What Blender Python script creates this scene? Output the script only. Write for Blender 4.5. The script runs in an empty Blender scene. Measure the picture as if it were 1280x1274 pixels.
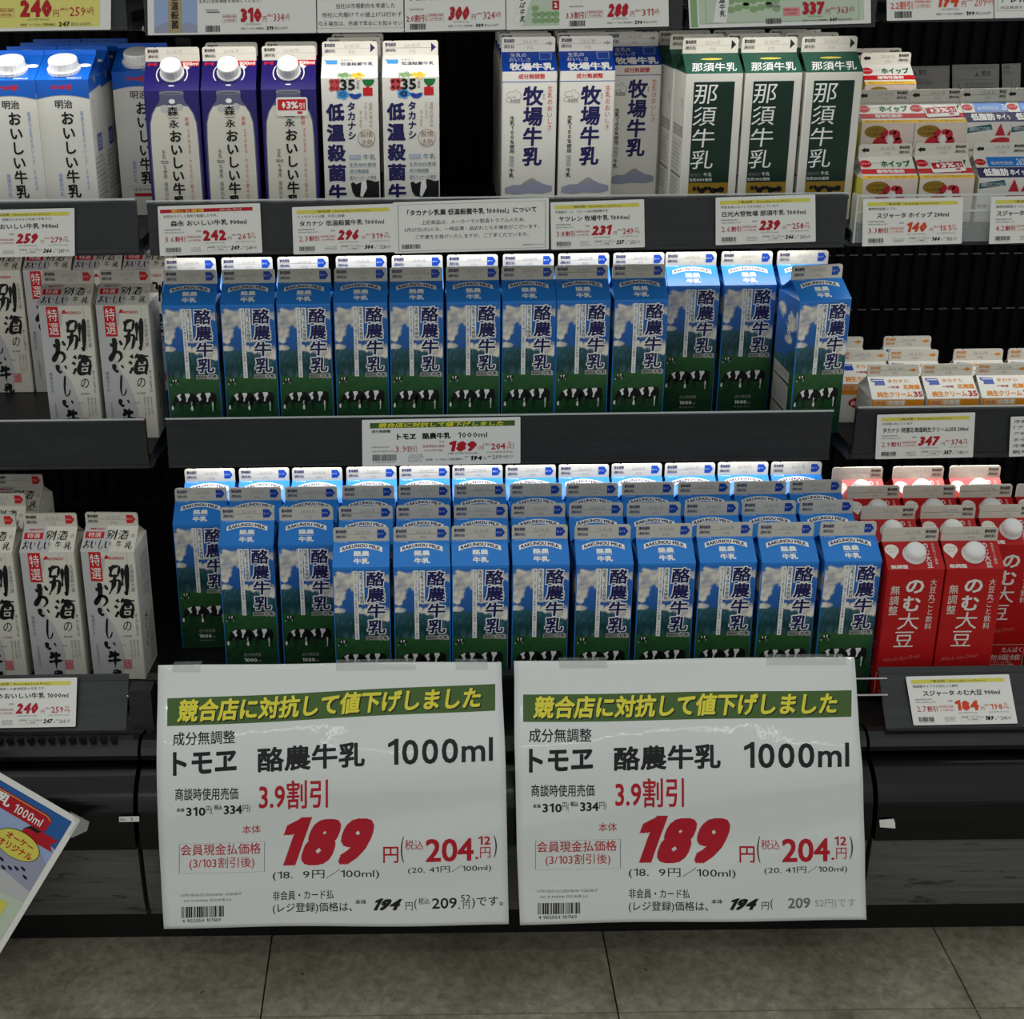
import bpy, bmesh, math, random
from mathutils import Vector, Matrix, noise
random.seed(7)
S = bpy.context.scene
COL = S.collection

# ------------------------------------------------------------------ camera, world, lights, exposure
F, CX, CY, PITCH, ROLL, EYE = 1800.0, 524.0, 637.0, math.radians(21.9), math.radians(0.7), 1.264
fw = Vector((0, math.cos(PITCH), -math.sin(PITCH)))
up0 = Vector((0, math.sin(PITCH), math.cos(PITCH)))
rt0 = Vector((1, 0, 0))
rt = rt0 * math.cos(ROLL) - up0 * math.sin(ROLL)
up = rt0 * math.sin(ROLL) + up0 * math.cos(ROLL)
cam = bpy.data.cameras.new('camera')
cam.sensor_fit = 'HORIZONTAL'
cam.sensor_width = 36
cam.lens = 36 * F / 1280
cam.shift_x = (640 - CX) / 1280
cam.clip_start = 0.05
co = bpy.data.objects.new('camera', cam)
COL.objects.link(co)
m = Matrix.Identity(4)
for i, a in enumerate((rt, up, -fw)):
    for j in range(3):
        m[j][i] = a[j]
m[2][3] = EYE
co.matrix_world = m
S.camera = co


def at(px, py, Y):
    """point at depth Y seen at this place of the photograph"""
    d = fw * F + rt * (px - CX) - up * (py - CY)
    return Vector((0, 0, EYE)) + d * (Y / d.y)


S.view_settings.view_transform = 'Standard'
S.view_settings.look = 'None'
S.view_settings.gamma = 1
S.view_settings.use_curve_mapping = False
S.view_settings.exposure = 0.0
w = bpy.data.worlds.new('world')
S.world = w
w.use_nodes = True
w.node_tree.nodes['Background'].inputs[0].default_value = (0.97, 1.0, 0.98, 1)
w.node_tree.nodes['Background'].inputs[1].default_value = 0.58


def area(name, loc, size, power, col=(1, 0.97, 0.9), aim=(0, 0, -1)):
    l = bpy.data.lights.new(name, 'AREA')
    l.shape = 'RECTANGLE'
    l.size, l.size_y = size
    l.energy = power
    l.color = col
    o = bpy.data.objects.new(name, l)
    COL.objects.link(o)
    o.location = loc
    o.rotation_euler = Vector(aim).to_track_quat('-Z', 'Y').to_euler()
    return o


# long ceiling tubes of the aisle behind and above the camera
area('ceiling_tube', (0.1, -0.75, 2.75), (2.4, 0.022), 8, (0.93, 1, 0.93))
area('ceiling_tube', (0.2, -2.3, 2.75), (4.4, 0.05), 7.5, (0.93, 1, 0.93))
# light strips under the shelves of the case
STRIPS = [(-0.345, 0.55, 1.868, 1.158), (-0.345, 0.56, 1.985, 0.868), (-0.345, 0.55, 1.905, 0.586),
          (-0.95, -0.375, 1.868, 1.158), (0.60, 1.10, 2.0, 1.150), (0.60, 1.10, 1.89, 0.876), (0.60, 1.10, 1.905, 0.586),
          (-0.95, -0.40, 1.99, 0.868)]
SP = [0.62, 0.75, 0.7, 0.9, 0.6, 0.6, 0.8, 0.25]
for (x0, x1, y, z), p in zip(STRIPS, SP):
    area('shelf_light', ((x0 + x1) / 2, y, z), (x1 - x0, 0.012), p * (x1 - x0) / 0.9, (1, 0.98, 0.94), (0, 0.25, -1))


# ------------------------------------------------------------------ materials
def lin(c):
    c /= 255
    return c / 12.92 if c <= 0.04045 else ((c + 0.055) / 1.055) ** 2.4


MATS = {}


def mat(name, rgb=(200, 200, 200), rough=0.5, coat=0, spec=0.5, metal=0, build=None, emit=0, alpha=1, trans=0):
    if name in MATS:
        return MATS[name]
    mm = bpy.data.materials.new(name)
    mm.use_nodes = True
    nt = mm.node_tree
    b = nt.nodes['Principled BSDF']
    c = (lin(rgb[0]), lin(rgb[1]), lin(rgb[2]), 1)
    b.inputs['Base Color'].default_value = c
    b.inputs['Roughness'].default_value = rough
    b.inputs['Coat Weight'].default_value = coat
    b.inputs['Coat Roughness'].default_value = 0.05
    b.inputs['Specular IOR Level'].default_value = spec
    b.inputs['Metallic'].default_value = metal
    b.inputs['Alpha'].default_value = alpha
    b.inputs['Transmission Weight'].default_value = trans
    if emit:
        b.inputs['Emission Color'].default_value = c
        b.inputs['Emission Strength'].default_value = emit
    if build:
        build(nt, b)
    MATS[name] = mm
    return mm


def n_noise(nt, scale, detail=4, coord='Object', rough=0.55, stretch=None):
    tc = nt.nodes.new('ShaderNodeTexCoord')
    mp = nt.nodes.new('ShaderNodeMapping')
    if stretch:
        mp.inputs['Scale'].default_value = stretch
    nz = nt.nodes.new('ShaderNodeTexNoise')
    nz.inputs['Scale'].default_value = scale
    nz.inputs['Detail'].default_value = detail
    nz.inputs['Roughness'].default_value = rough
    nt.links.new(tc.outputs[coord], mp.inputs[0])
    nt.links.new(mp.outputs[0], nz.inputs['Vector'])
    return nz


def ramp(nt, src, stops):
    r = nt.nodes.new('ShaderNodeValToRGB')
    els = r.color_ramp.elements
    while len(els) < len(stops):
        els.new(0.5)
    for e, (p, c) in zip(els, stops):
        e.position = p
        e.color = (lin(c[0]), lin(c[1]), lin(c[2]), 1)
    nt.links.new(src, r.inputs[0])
    return r


def bump(nt, b, src, strength, dist=0.001):
    bp = nt.nodes.new('ShaderNodeBump')
    bp.inputs['Strength'].default_value = strength
    bp.inputs['Distance'].default_value = dist
    nt.links.new(src, bp.inputs['Height'])
    nt.links.new(bp.outputs[0], b.inputs['Normal'])
    if 'Coat Normal' in b.inputs:
        nt.links.new(bp.outputs[0], b.inputs['Coat Normal'])


def b_floor(nt, b):
    n1 = n_noise(nt, 55, 6, rough=0.7)
    r1 = ramp(nt, n1.outputs[0], [(0.30, (124, 116, 101)), (0.45, (154, 146, 129)), (0.56, (168, 160, 143)), (0.72, (190, 183, 166))])
    n2 = n_noise(nt, 5, 4)
    r2 = ramp(nt, n2.outputs[0], [(0.35, (205, 203, 198)), (0.6, (255, 255, 255))])
    n3 = n_noise(nt, 26, 2)
    r3 = ramp(nt, n3.outputs[0], [(0.245, (120, 115, 105)), (0.27, (255, 255, 255))])
    vo = nt.nodes.new('ShaderNodeTexVoronoi'); vo.inputs['Scale'].default_value = 125
    tcv = nt.nodes.new('ShaderNodeTexCoord'); wv = nt.nodes.new('ShaderNodeVectorMath'); wv.operation = 'MULTIPLY_ADD'
    nv = n_noise(nt, 60, 3)
    wv.inputs[1].default_value = (0.02, 0.02, 0.02)
    nt.links.new(nv.outputs['Color'], wv.inputs[0]); nt.links.new(tcv.outputs['Object'], wv.inputs[2]); nt.links.new(wv.outputs[0], vo.inputs['Vector'])
    bwv = nt.nodes.new('ShaderNodeRGBToBW'); nt.links.new(vo.outputs['Color'], bwv.inputs[0])
    rv = ramp(nt, bwv.outputs[0], [(0.2, (118, 110, 96)), (0.45, (156, 148, 132)), (0.8, (190, 184, 168))])
    mv = nt.nodes.new('ShaderNodeMixRGB'); mv.inputs[0].default_value = 0.26
    nt.links.new(r1.outputs[0], mv.inputs[1]); nt.links.new(rv.outputs[0], mv.inputs[2])
    r1 = mv
    m1 = nt.nodes.new('ShaderNodeMixRGB'); m1.blend_type = 'MULTIPLY'; m1.inputs[0].default_value = 1
    m2 = nt.nodes.new('ShaderNodeMixRGB'); m2.blend_type = 'MULTIPLY'; m2.inputs[0].default_value = 1
    nt.links.new(r1.outputs[0], m1.inputs[1]); nt.links.new(r2.outputs[0], m1.inputs[2])
    nt.links.new(m1.outputs[0], m2.inputs[1]); nt.links.new(r3.outputs[0], m2.inputs[2])
    nt.links.new(m2.outputs[0], b.inputs['Base Color'])
    bump(nt, b, n1.outputs[0], 0.08)


def b_scuff(dark, light, stretch, scale=6):
    def f(nt, b):
        n1 = n_noise(nt, scale, 7, stretch=stretch, rough=0.65)
        r = ramp(nt, n1.outputs[0], [(0.35, dark), (0.7, light)])
        nt.links.new(r.outputs[0], b.inputs['Base Color'])
    return f


def b_kick(nt, b):
    n1 = n_noise(nt, 9, 6, stretch=(1, 1, 22), rough=0.6)
    r = ramp(nt, n1.outputs[0], [(0.30, (64, 62, 58)), (0.42, (82, 81, 78)), (0.7, (92, 91, 88))])
    n2 = n_noise(nt, 14, 5, stretch=(1, 1, 5), rough=0.7)
    r2 = ramp(nt, n2.outputs[0], [(0.36, (150, 144, 136)), (0.42, (255, 255, 255))])
    m1 = nt.nodes.new('ShaderNodeMixRGB'); m1.blend_type = 'MULTIPLY'; m1.inputs[0].default_value = 1
    nt.links.new(r.outputs[0], m1.inputs[1]); nt.links.new(r2.outputs[0], m1.inputs[2])
    nt.links.new(m1.outputs[0], b.inputs['Base Color'])


def b_sleeve(nt, b):
    n1 = n_noise(nt, 7, 2, stretch=(1, 1, 0.6))
    n2 = n_noise(nt, 38, 3, stretch=(1.6, 1, 0.5))
    ad = nt.nodes.new('ShaderNodeMath'); ad.operation = 'MULTIPLY_ADD'
    ad.inputs[1].default_value = 0.12
    nt.links.new(n2.outputs[0], ad.inputs[0]); nt.links.new(n1.outputs[0], ad.inputs[2])
    bump(nt, b, ad.outputs[0], 0.5, 0.006)


def b_attr(nt, b):
    a = nt.nodes.new('ShaderNodeAttribute')
    a.attribute_name = 'Col'
    nt.links.new(a.outputs['Color'], b.inputs['Base Color'])


INK = {}


def ink(name, rgb, rough=0.45, coat=0, build=None):
    INK[name] = mat(name, rgb, rough, coat, spec=0.28, build=build)


ink('carton_white', (222, 220, 212), 0.35)
ink('carton_cream', (214, 210, 198), 0.4)
ink('fin_grey', (196, 192, 180), 0.4)
ink('black_ink', (22, 22, 24)); ink('grey_ink', (112, 112, 116)); ink('pale_ink', (160, 158, 154))
ink('navy_ink', (28, 26, 84)); ink('red_ink', (192, 28, 34)); ink('orange_red_ink', (208, 66, 30))
ink('blue_panel', (44, 126, 210), 0.3); ink('deep_blue', (22, 66, 160), 0.3); ink('sky_ink', (70, 150, 215))
ink('white_ink', (236, 236, 232)); ink('purple_panel', (38, 30, 104), 0.3); ink('red_panel', (176, 24, 26), 0.32)
ink('green_panel', (12, 44, 32), 0.35); ink('roof_green', (46, 86, 72), 0.3); ink('gold_ink', (150, 118, 34)); ink('brown_ink', (150, 104, 66))  # roof_green is greyed and lightened: the roof's gloss is put into the colour
ink('orange_ink', (222, 138, 30)); ink('pale_orange', (228, 176, 110)); ink('header_yellow', (212, 204, 88)); ink('header_green', (66, 96, 42))
ink('sign_yellow', (222, 212, 62)); ink('crimson', (176, 22, 40)); ink('swoosh', (186, 186, 186)); ink('mountain_wash', (150, 154, 176))
ink('green_ink', (28, 110, 56)); ink('yellow_ink', (232, 186, 60)); ink('meiji_blue', (22, 92, 190), 0.3); ink('pink_wash', (222, 150, 152))
ink('tag_paper', (226, 226, 220), 0.5); ink('sign_paper', (214, 217, 214), 0.4, 0.8, b_sleeve); ink('yellow_paper', (222, 214, 120), 0.5)
ink('pale_green', (188, 201, 180)); ink('leaf_green', (136, 166, 120)); ink('poster_blue', (40, 92, 156)); ink('script_red', (206, 104, 96)); ink('pale_blue', (150, 170, 206)); ink('tan_ink', (170, 150, 110))
ink('cap_white', (226, 226, 224), 0.35); ink('bottle_glass', (92, 92, 120), 0.3); ink('dark_green_ink', (20, 70, 40))
ink('teal_ink', (24, 88, 104)); ink('strawberry', (186, 34, 48)); ink('peach', (224, 208, 198)); ink('blob_red', (190, 70, 74))
ink('landscape', (255, 255, 255), 0.3, build=b_attr)
mat('case_black', (12, 12, 13), 0.45, spec=0.35)
mat('case_dark', (26, 27, 28), 0.5)
mat('rail_plastic', (44, 46, 48), 0.42, build=b_scuff((28, 30, 32), (44, 46, 48), (1, 1, 8), 12))
mat('bumper_black', (6, 6, 7), 0.22, spec=0.32)
mat('bumper_rail', (36, 36, 36), 0.3, spec=0.35)
mat('kick_grey', (84, 84, 82), 0.5, build=b_kick)
mat('steel_wire', (190, 190, 190), 0.3, metal=0.9)
mat('clear_plastic', (232, 238, 236), 0.08, alpha=0.16)
mat('rail_cover', (60, 64, 66), 0.12, alpha=0.10)
mat('clear_edge', (215, 222, 220), 0.15, alpha=0.75)
mat('tape', (205, 210, 205), 0.1, coat=1, alpha=0.4)
mat('floor_tile', build=b_floor, rough=0.42)
mat('joint_dark', (30, 28, 25), 0.9)
mat('tube_glow', (255, 250, 238), emit=1.6)
mat('back_black', (5, 5, 6), 0.7, spec=0.2)
mat('rib_black', (6, 6, 7), 0.7, spec=0.1)
mat('slot_grey', (92, 94, 94), 0.5)


def M_(n):
    return MATS[n]


# ------------------------------------------------------------------ object helpers
def link(name, mesh, parent=None, kind=None):
    o = bpy.data.objects.new(name, mesh)
    COL.objects.link(o)
    if parent:
        o.parent = parent
    if kind:
        o['kind'] = kind
    return o


def tag(o, label, cat, group=None):
    o['label'] = label
    o['category'] = cat
    if group:
        o['group'] = group
    return o


def empty(name, loc, rz=0, rx=0):
    o = bpy.data.objects.new(name, None)
    o.empty_display_size = 0.02
    COL.objects.link(o)
    o.location = loc
    o.rotation_euler = (rx, 0, rz)
    return o


class MB:
    """collects faces and builds one mesh"""

    def __init__(s):
        s.v, s.f, s.m, s.ms, s.col = [], [], [], [], {}

    def mi(s, name):
        if name not in s.ms:
            s.ms.append(name)
        return s.ms.index(name)

    def face(s, pts, mt):
        b = len(s.v)
        s.v += [tuple(p) for p in pts]
        s.f.append(tuple(range(b, b + len(pts))))
        s.m.append(s.mi(mt))
        return len(s.f) - 1

    def box(s, x0, x1, y0, y1, z0, z1, mt, bev=0):
        P = [(x, y, z) for z in (z0, z1) for y in (y0, y1) for x in (x0, x1)]
        b = len(s.v)
        s.v += P
        k = s.mi(mt)
        for q in ((0, 2, 3, 1), (4, 5, 7, 6), (0, 1, 5, 4), (2, 6, 7, 3), (0, 4, 6, 2), (1, 3, 7, 5)):
            s.f.append(tuple(b + i for i in q))
            s.m.append(k)

    def prism(s, out, fn0, fn1, mt, caps=True):
        """outline out (2D) mapped by fn0 and fn1, joined by a rim"""
        b = len(s.v); n = len(out); k = s.mi(mt)
        s.v += [tuple(fn0(*p)) for p in out] + [tuple(fn1(*p)) for p in out]
        for i in range(n):
            j = (i + 1) % n
            s.f.append((b + i, b + j, b + n + j, b + n + i)); s.m.append(k)
        if caps:
            s.f.append(tuple(range(b + n - 1, b - 1, -1))); s.m.append(k)
            s.f.append(tuple(range(b + n, b + 2 * n))); s.m.append(k)

    def tube(s, pts, r, mt, n=8):
        b = len(s.v); k = s.mi(mt); P = [Vector(p) for p in pts]
        for i, p in enumerate(P):
            d = (P[min(i + 1, len(P) - 1)] - P[max(i - 1, 0)]).normalized()
            a = d.orthogonal().normalized() if i == 0 else (a - d * a.dot(d)).normalized()
            c = d.cross(a)
            for q in range(n):
                t = 2 * math.pi * q / n
                s.v.append(tuple(p + a * (r * math.cos(t)) + c * (r * math.sin(t))))
        for i in range(len(P) - 1):
            for q in range(n):
                s.f.append((b + i * n + q, b + i * n + (q + 1) % n, b + (i + 1) * n + (q + 1) % n, b + (i + 1) * n + q)); s.m.append(k)
        s.f.append(tuple(b + q for q in range(n))[::-1]); s.m.append(k)
        s.f.append(tuple(b + (len(P) - 1) * n + q for q in range(n))); s.m.append(k)

    def lathe(s, o, ax, prof, mt, n=28, ridges=False):
        """prof: (radius, height) along axis ax from o"""
        ax = Vector(ax).normalized(); a = ax.orthogonal().normalized(); c = ax.cross(a); o = Vector(o)
        b = len(s.v); k = s.mi(mt)
        for (r, h) in prof:
            for q in range(n):
                t = 2 * math.pi * q / n
                rr = r * (0.975 if ridges and q % 2 else 1)
                s.v.append(tuple(o + ax * h + (a * math.cos(t) + c * math.sin(t)) * rr))
        for i in range(len(prof) - 1):
            for q in range(n):
                s.f.append((b + i * n + q, b + i * n + (q + 1) % n, b + (i + 1) * n + (q + 1) % n, b + (i + 1) * n + q)); s.m.append(k)
        s.f.append(tuple(b + (len(prof) - 1) * n + q for q in range(n))); s.m.append(k)

    def build(s, name, smooth=False):
        me = bpy.data.meshes.new(name)
        me.from_pydata(s.v, [], s.f)
        for x in s.ms:
            me.materials.append(MATS[x])
        me.polygons.foreach_set('material_index', s.m)
        if smooth:
            me.polygons.foreach_set('use_smooth', [True] * len(s.f))
        if s.col:
            ca = me.color_attributes.new('Col', 'FLOAT_COLOR', 'POINT')
            buf = [1.0] * (4 * len(s.v))
            for i, c in s.col.items():
                buf[4 * i:4 * i + 3] = c
            ca.data.foreach_set('color', buf)
        me.update()
        return me


# ------------------------------------------------------------------ lettering (Blender's built-in font)
GC = {}


def glyph(s, off=0.0, res=2):
    key = (s, round(max(off, 0), 3), res)
    heavy = off > .05 and (s.isdigit() or s == '\x01')
    if key not in GC and ('1' in s or heavy and len(s) > 1):
        V, Fc, x = [], [], 0.0
        g = key[1]
        for ch in s:
            if ch == ' ':
                x += .30; continue
            cv, cf = glyph('\x01' if ch == '1' else ch, off, res)
            if not cv:
                continue
            xs = [p[0] for p in cv]; a, b_ = min(xs), max(xs)
            if ord(ch) > 0x2000:
                o_, adv = x, 1.0
            else:
                o_, adv = x - a, b_ - a + (.06 if heavy else .085 + (.02 if g else 0))
            b = len(V)
            V += [(p[0] + o_,) + tuple(p[1:]) for p in cv]
            Fc += [tuple(b + i for i in f) for f in cf]
            x += adv
        GC[key] = (V, Fc)
    if key not in GC:
        c = bpy.data.curves.new('t', 'FONT')
        c.body = s
        c.offset = 0
        if off > .05:
            c.space_character = 1 + off * 1.5
        c.resolution_u = res
        c.dimensions = '2D'
        c.fill_mode = 'FRONT'
        o = bpy.data.objects.new('t', c)
        if s == '\x01':        # a figure one with a flag
            me = bpy.data.meshes.new('t')
            me.from_pydata([(.23, 0, 0), (.325, 0, 0), (.325, .735, 0), (.25, .735, 0), (.23, .70, 0), (.05, .60, 0), (.05, .515, 0), (.23, .60, 0)],
                           [], [(0, 1, 2, 3, 4, 7), (4, 5, 6, 7)])
        else:
            me = bpy.data.meshes.new_from_object(o)
        V = [(v.co.x, v.co.y) for v in me.vertices]
        Fc = [tuple(p.vertices) for p in me.polygons]
        if res >= 3:           # cut into bands so that it can follow a bent sheet
            bm = bmesh.new(); bm.from_mesh(me)
            y = -0.2
            while y < 1.0:
                bmesh.ops.bisect_plane(bm, geom=bm.verts[:] + bm.edges[:] + bm.faces[:], plane_co=(0, y, 0), plane_no=(0, 1, 0))
                y += 0.11 if res == 3 else 0.055
            bm.verts.index_update()
            V = [(v.co.x, v.co.y) for v in bm.verts]
            Fc = [tuple(v.index for v in f.verts) for f in bm.faces]
            bm.free()
        bpy.data.objects.remove(o)
        bpy.data.curves.remove(c)
        bpy.data.meshes.remove(me)
        off = key[1]
        if off > 0 and V:      # heavier weight: the same outline struck several times round a small circle
            n = 12 if off > .06 else (8 if off > .025 else 4)
            kx, ky = (1.05, .62) if heavy else (1, 1)
            V0, F0 = ([(x * 1.35, y) for x, y in V] if heavy else V), Fc
            V, Fc = [p + (0.0,) for p in V0], list(F0)
            for q in range(n):
                t = 2 * math.pi * (q + .5) / n
                b = len(V); g = .93 / max(abs(math.cos(t)), abs(math.sin(t)))     # round a small square: the corners stay crisp
                V += [(x + off * g * kx * math.cos(t), y + off * g * ky * math.sin(t), -.075 * (q + 1)) for x, y in V0]
                Fc += [tuple(b + i for i in f) for f in F0]
        GC[key] = (V, Fc)
    return GC[key]


class Pr:
    """prints flat shapes and lettering on a surface given by mp(u, v, layer)"""

    def __init__(s, mb, mp, k0=1, res=2):
        s.mb, s.mp, s.k, s.res = mb, mp, k0, res

    def at(s, mp):
        return Pr(s.mb, mp, s.k, s.res)

    def poly(s, pts, mt, k=0):
        s.mb.face([s.mp(u, v, s.k + k) for u, v in pts], mt)

    def rect(s, x0, y0, x1, y1, mt, k=0, n=1):
        for i in range(n):
            a, b = x0 + (x1 - x0) * i / n, x0 + (x1 - x0) * (i + 1) / n
            s.poly([(a, y0), (b, y0), (b, y1), (a, y1)], mt, k)

    def ell(s, cx, cy, rx, ry, mt, k=0, n=20, a0=0, a1=360, rot=0):
        P = []
        for i in range(n):
            t = math.radians(a0 + (a1 - a0) * i / (n if a1 - a0 == 360 else n - 1))
            x, y = rx * math.cos(t), ry * math.sin(t)
            c, d = math.cos(math.radians(rot)), math.sin(math.radians(rot))
            P.append((cx + x * c - y * d, cy + x * d + y * c))
        s.poly(P, mt, k)

    def frame(s, x0, y0, x1, y1, t, mt, k=0):
        s.rect(x0, y0, x1, y0 + t, mt, k, 10); s.rect(x0, y1 - t, x1, y1, mt, k, 10)
        s.rect(x0, y0 + t, x0 + t, y1 - t, mt, k); s.rect(x1 - t, y0 + t, x1, y1 - t, mt, k)

    def raw(s, V, Fc, fn, mt, k):
        b = len(s.mb.v); mi = s.mb.mi(mt)
        for p in V:
            u, v = fn(p[0], p[1])
            s.mb.v.append(tuple(s.mp(u, v, s.k + k + (p[2] if len(p) > 2 else 0))))
        for f in Fc:
            s.mb.f.append(tuple(b + i for i in f)); s.mb.m.append(mi)

    def text(s, t, x0, y0, x1, y1, mt, k=1, bold=0, slant=0, fn2=None):
        """lettering fitted to the box x0..x1, y0..y1"""
        V, Fc = glyph(t, bold, s.res)
        if not V:
            return
        xs = [p[0] for p in V]; ys = [p[1] for p in V]
        a, b, c, d = min(xs), max(xs), min(ys), max(ys)
        sh = slant * (y1 - y0)
        sx = (x1 - x0 - sh) / max(b - a, 1e-6); sy = (y1 - y0) / max(d - c, 1e-6)

        def fn(x, y):
            q = (x0 + (x - a) * sx + (y - c) / max(d - c, 1e-6) * sh, y0 + (y - c) * sy)
            return fn2(*q) if fn2 else q
        s.raw(V, Fc, fn, mt, k)

    def vtext(s, t, xc, ytop, ybot, wd, mt, k=1, bold=0, slant=0, tight=False, wob=0):
        """upright column of lettering"""
        n = len(t); h = (ytop - ybot) / n
        for i, ch in enumerate(t):
            if ch == ' ':
                continue
            V, Fc = glyph(ch, bold, s.res)
            if not V:
                continue
            cy = ytop - h * (i + 0.5)
            if tight or ord(ch) < 0x2000:
                xs = [p[0] for p in V]; ys = [p[1] for p in V]
                mx, my = (min(xs) + max(xs)) / 2, (min(ys) + max(ys)) / 2
                ex = max(xs) - min(xs) if tight else 0.8
                ey = max(ys) - min(ys) if tight else 0.85
            else:
                mx, my, ex, ey = 0.5, 0.38, 0.94, 0.96
            rot = ch in 'ー()〜'
            ww = wd; hh = h * 0.93
            dx = wob * wd * random.uniform(-.5, .5); r = wob * random.uniform(-.25, .25); q = 1 + wob * random.uniform(-.3, .35)

            def fn(x, y):
                x, y = (x - mx), (y - my)
                if rot:
                    x, y = y, -x
                x, y = x / ex * ww * q, y / ey * hh
                return xc + dx + x + y * (slant + r), cy + y
            s.raw(V, Fc, fn, mt, k)

    def bars(s, x0, y0, x1, y1, mt, seed=1):
        rr = random.Random(seed); x = x0; u = (x1 - x0) / 62
        while x < x1 - u:
            wd = rr.choice((1, 1, 1, 2, 3)) * u * 0.8
            s.rect(x, y0, min(x + wd, x1), y1, mt)
            x += wd + rr.choice((1, 1, 2)) * u * 0.8

    def small(s, x0, y0, x1, y1, rows, mt, seed=0, src='種類別名称牛乳商品名無脂乳固形分八三以上乳脂肪分原材料名生乳殺菌内容量賞味期限上部記載保存方法'):
        rr = random.Random(seed); h = (y1 - y0) / rows
        for r in range(rows):
            a = rr.randrange(0, len(src) - 9); n = rr.randrange(5, 9)
            s.text(src[a:a + n], x0, y1 - (r + 0.82) * h, x0 + (x1 - x0) * rr.uniform(0.7, 1), y1 - (r + 0.18) * h, mt)


# ------------------------------------------------------------------ milk cartons
MMU = 0.001


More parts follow.
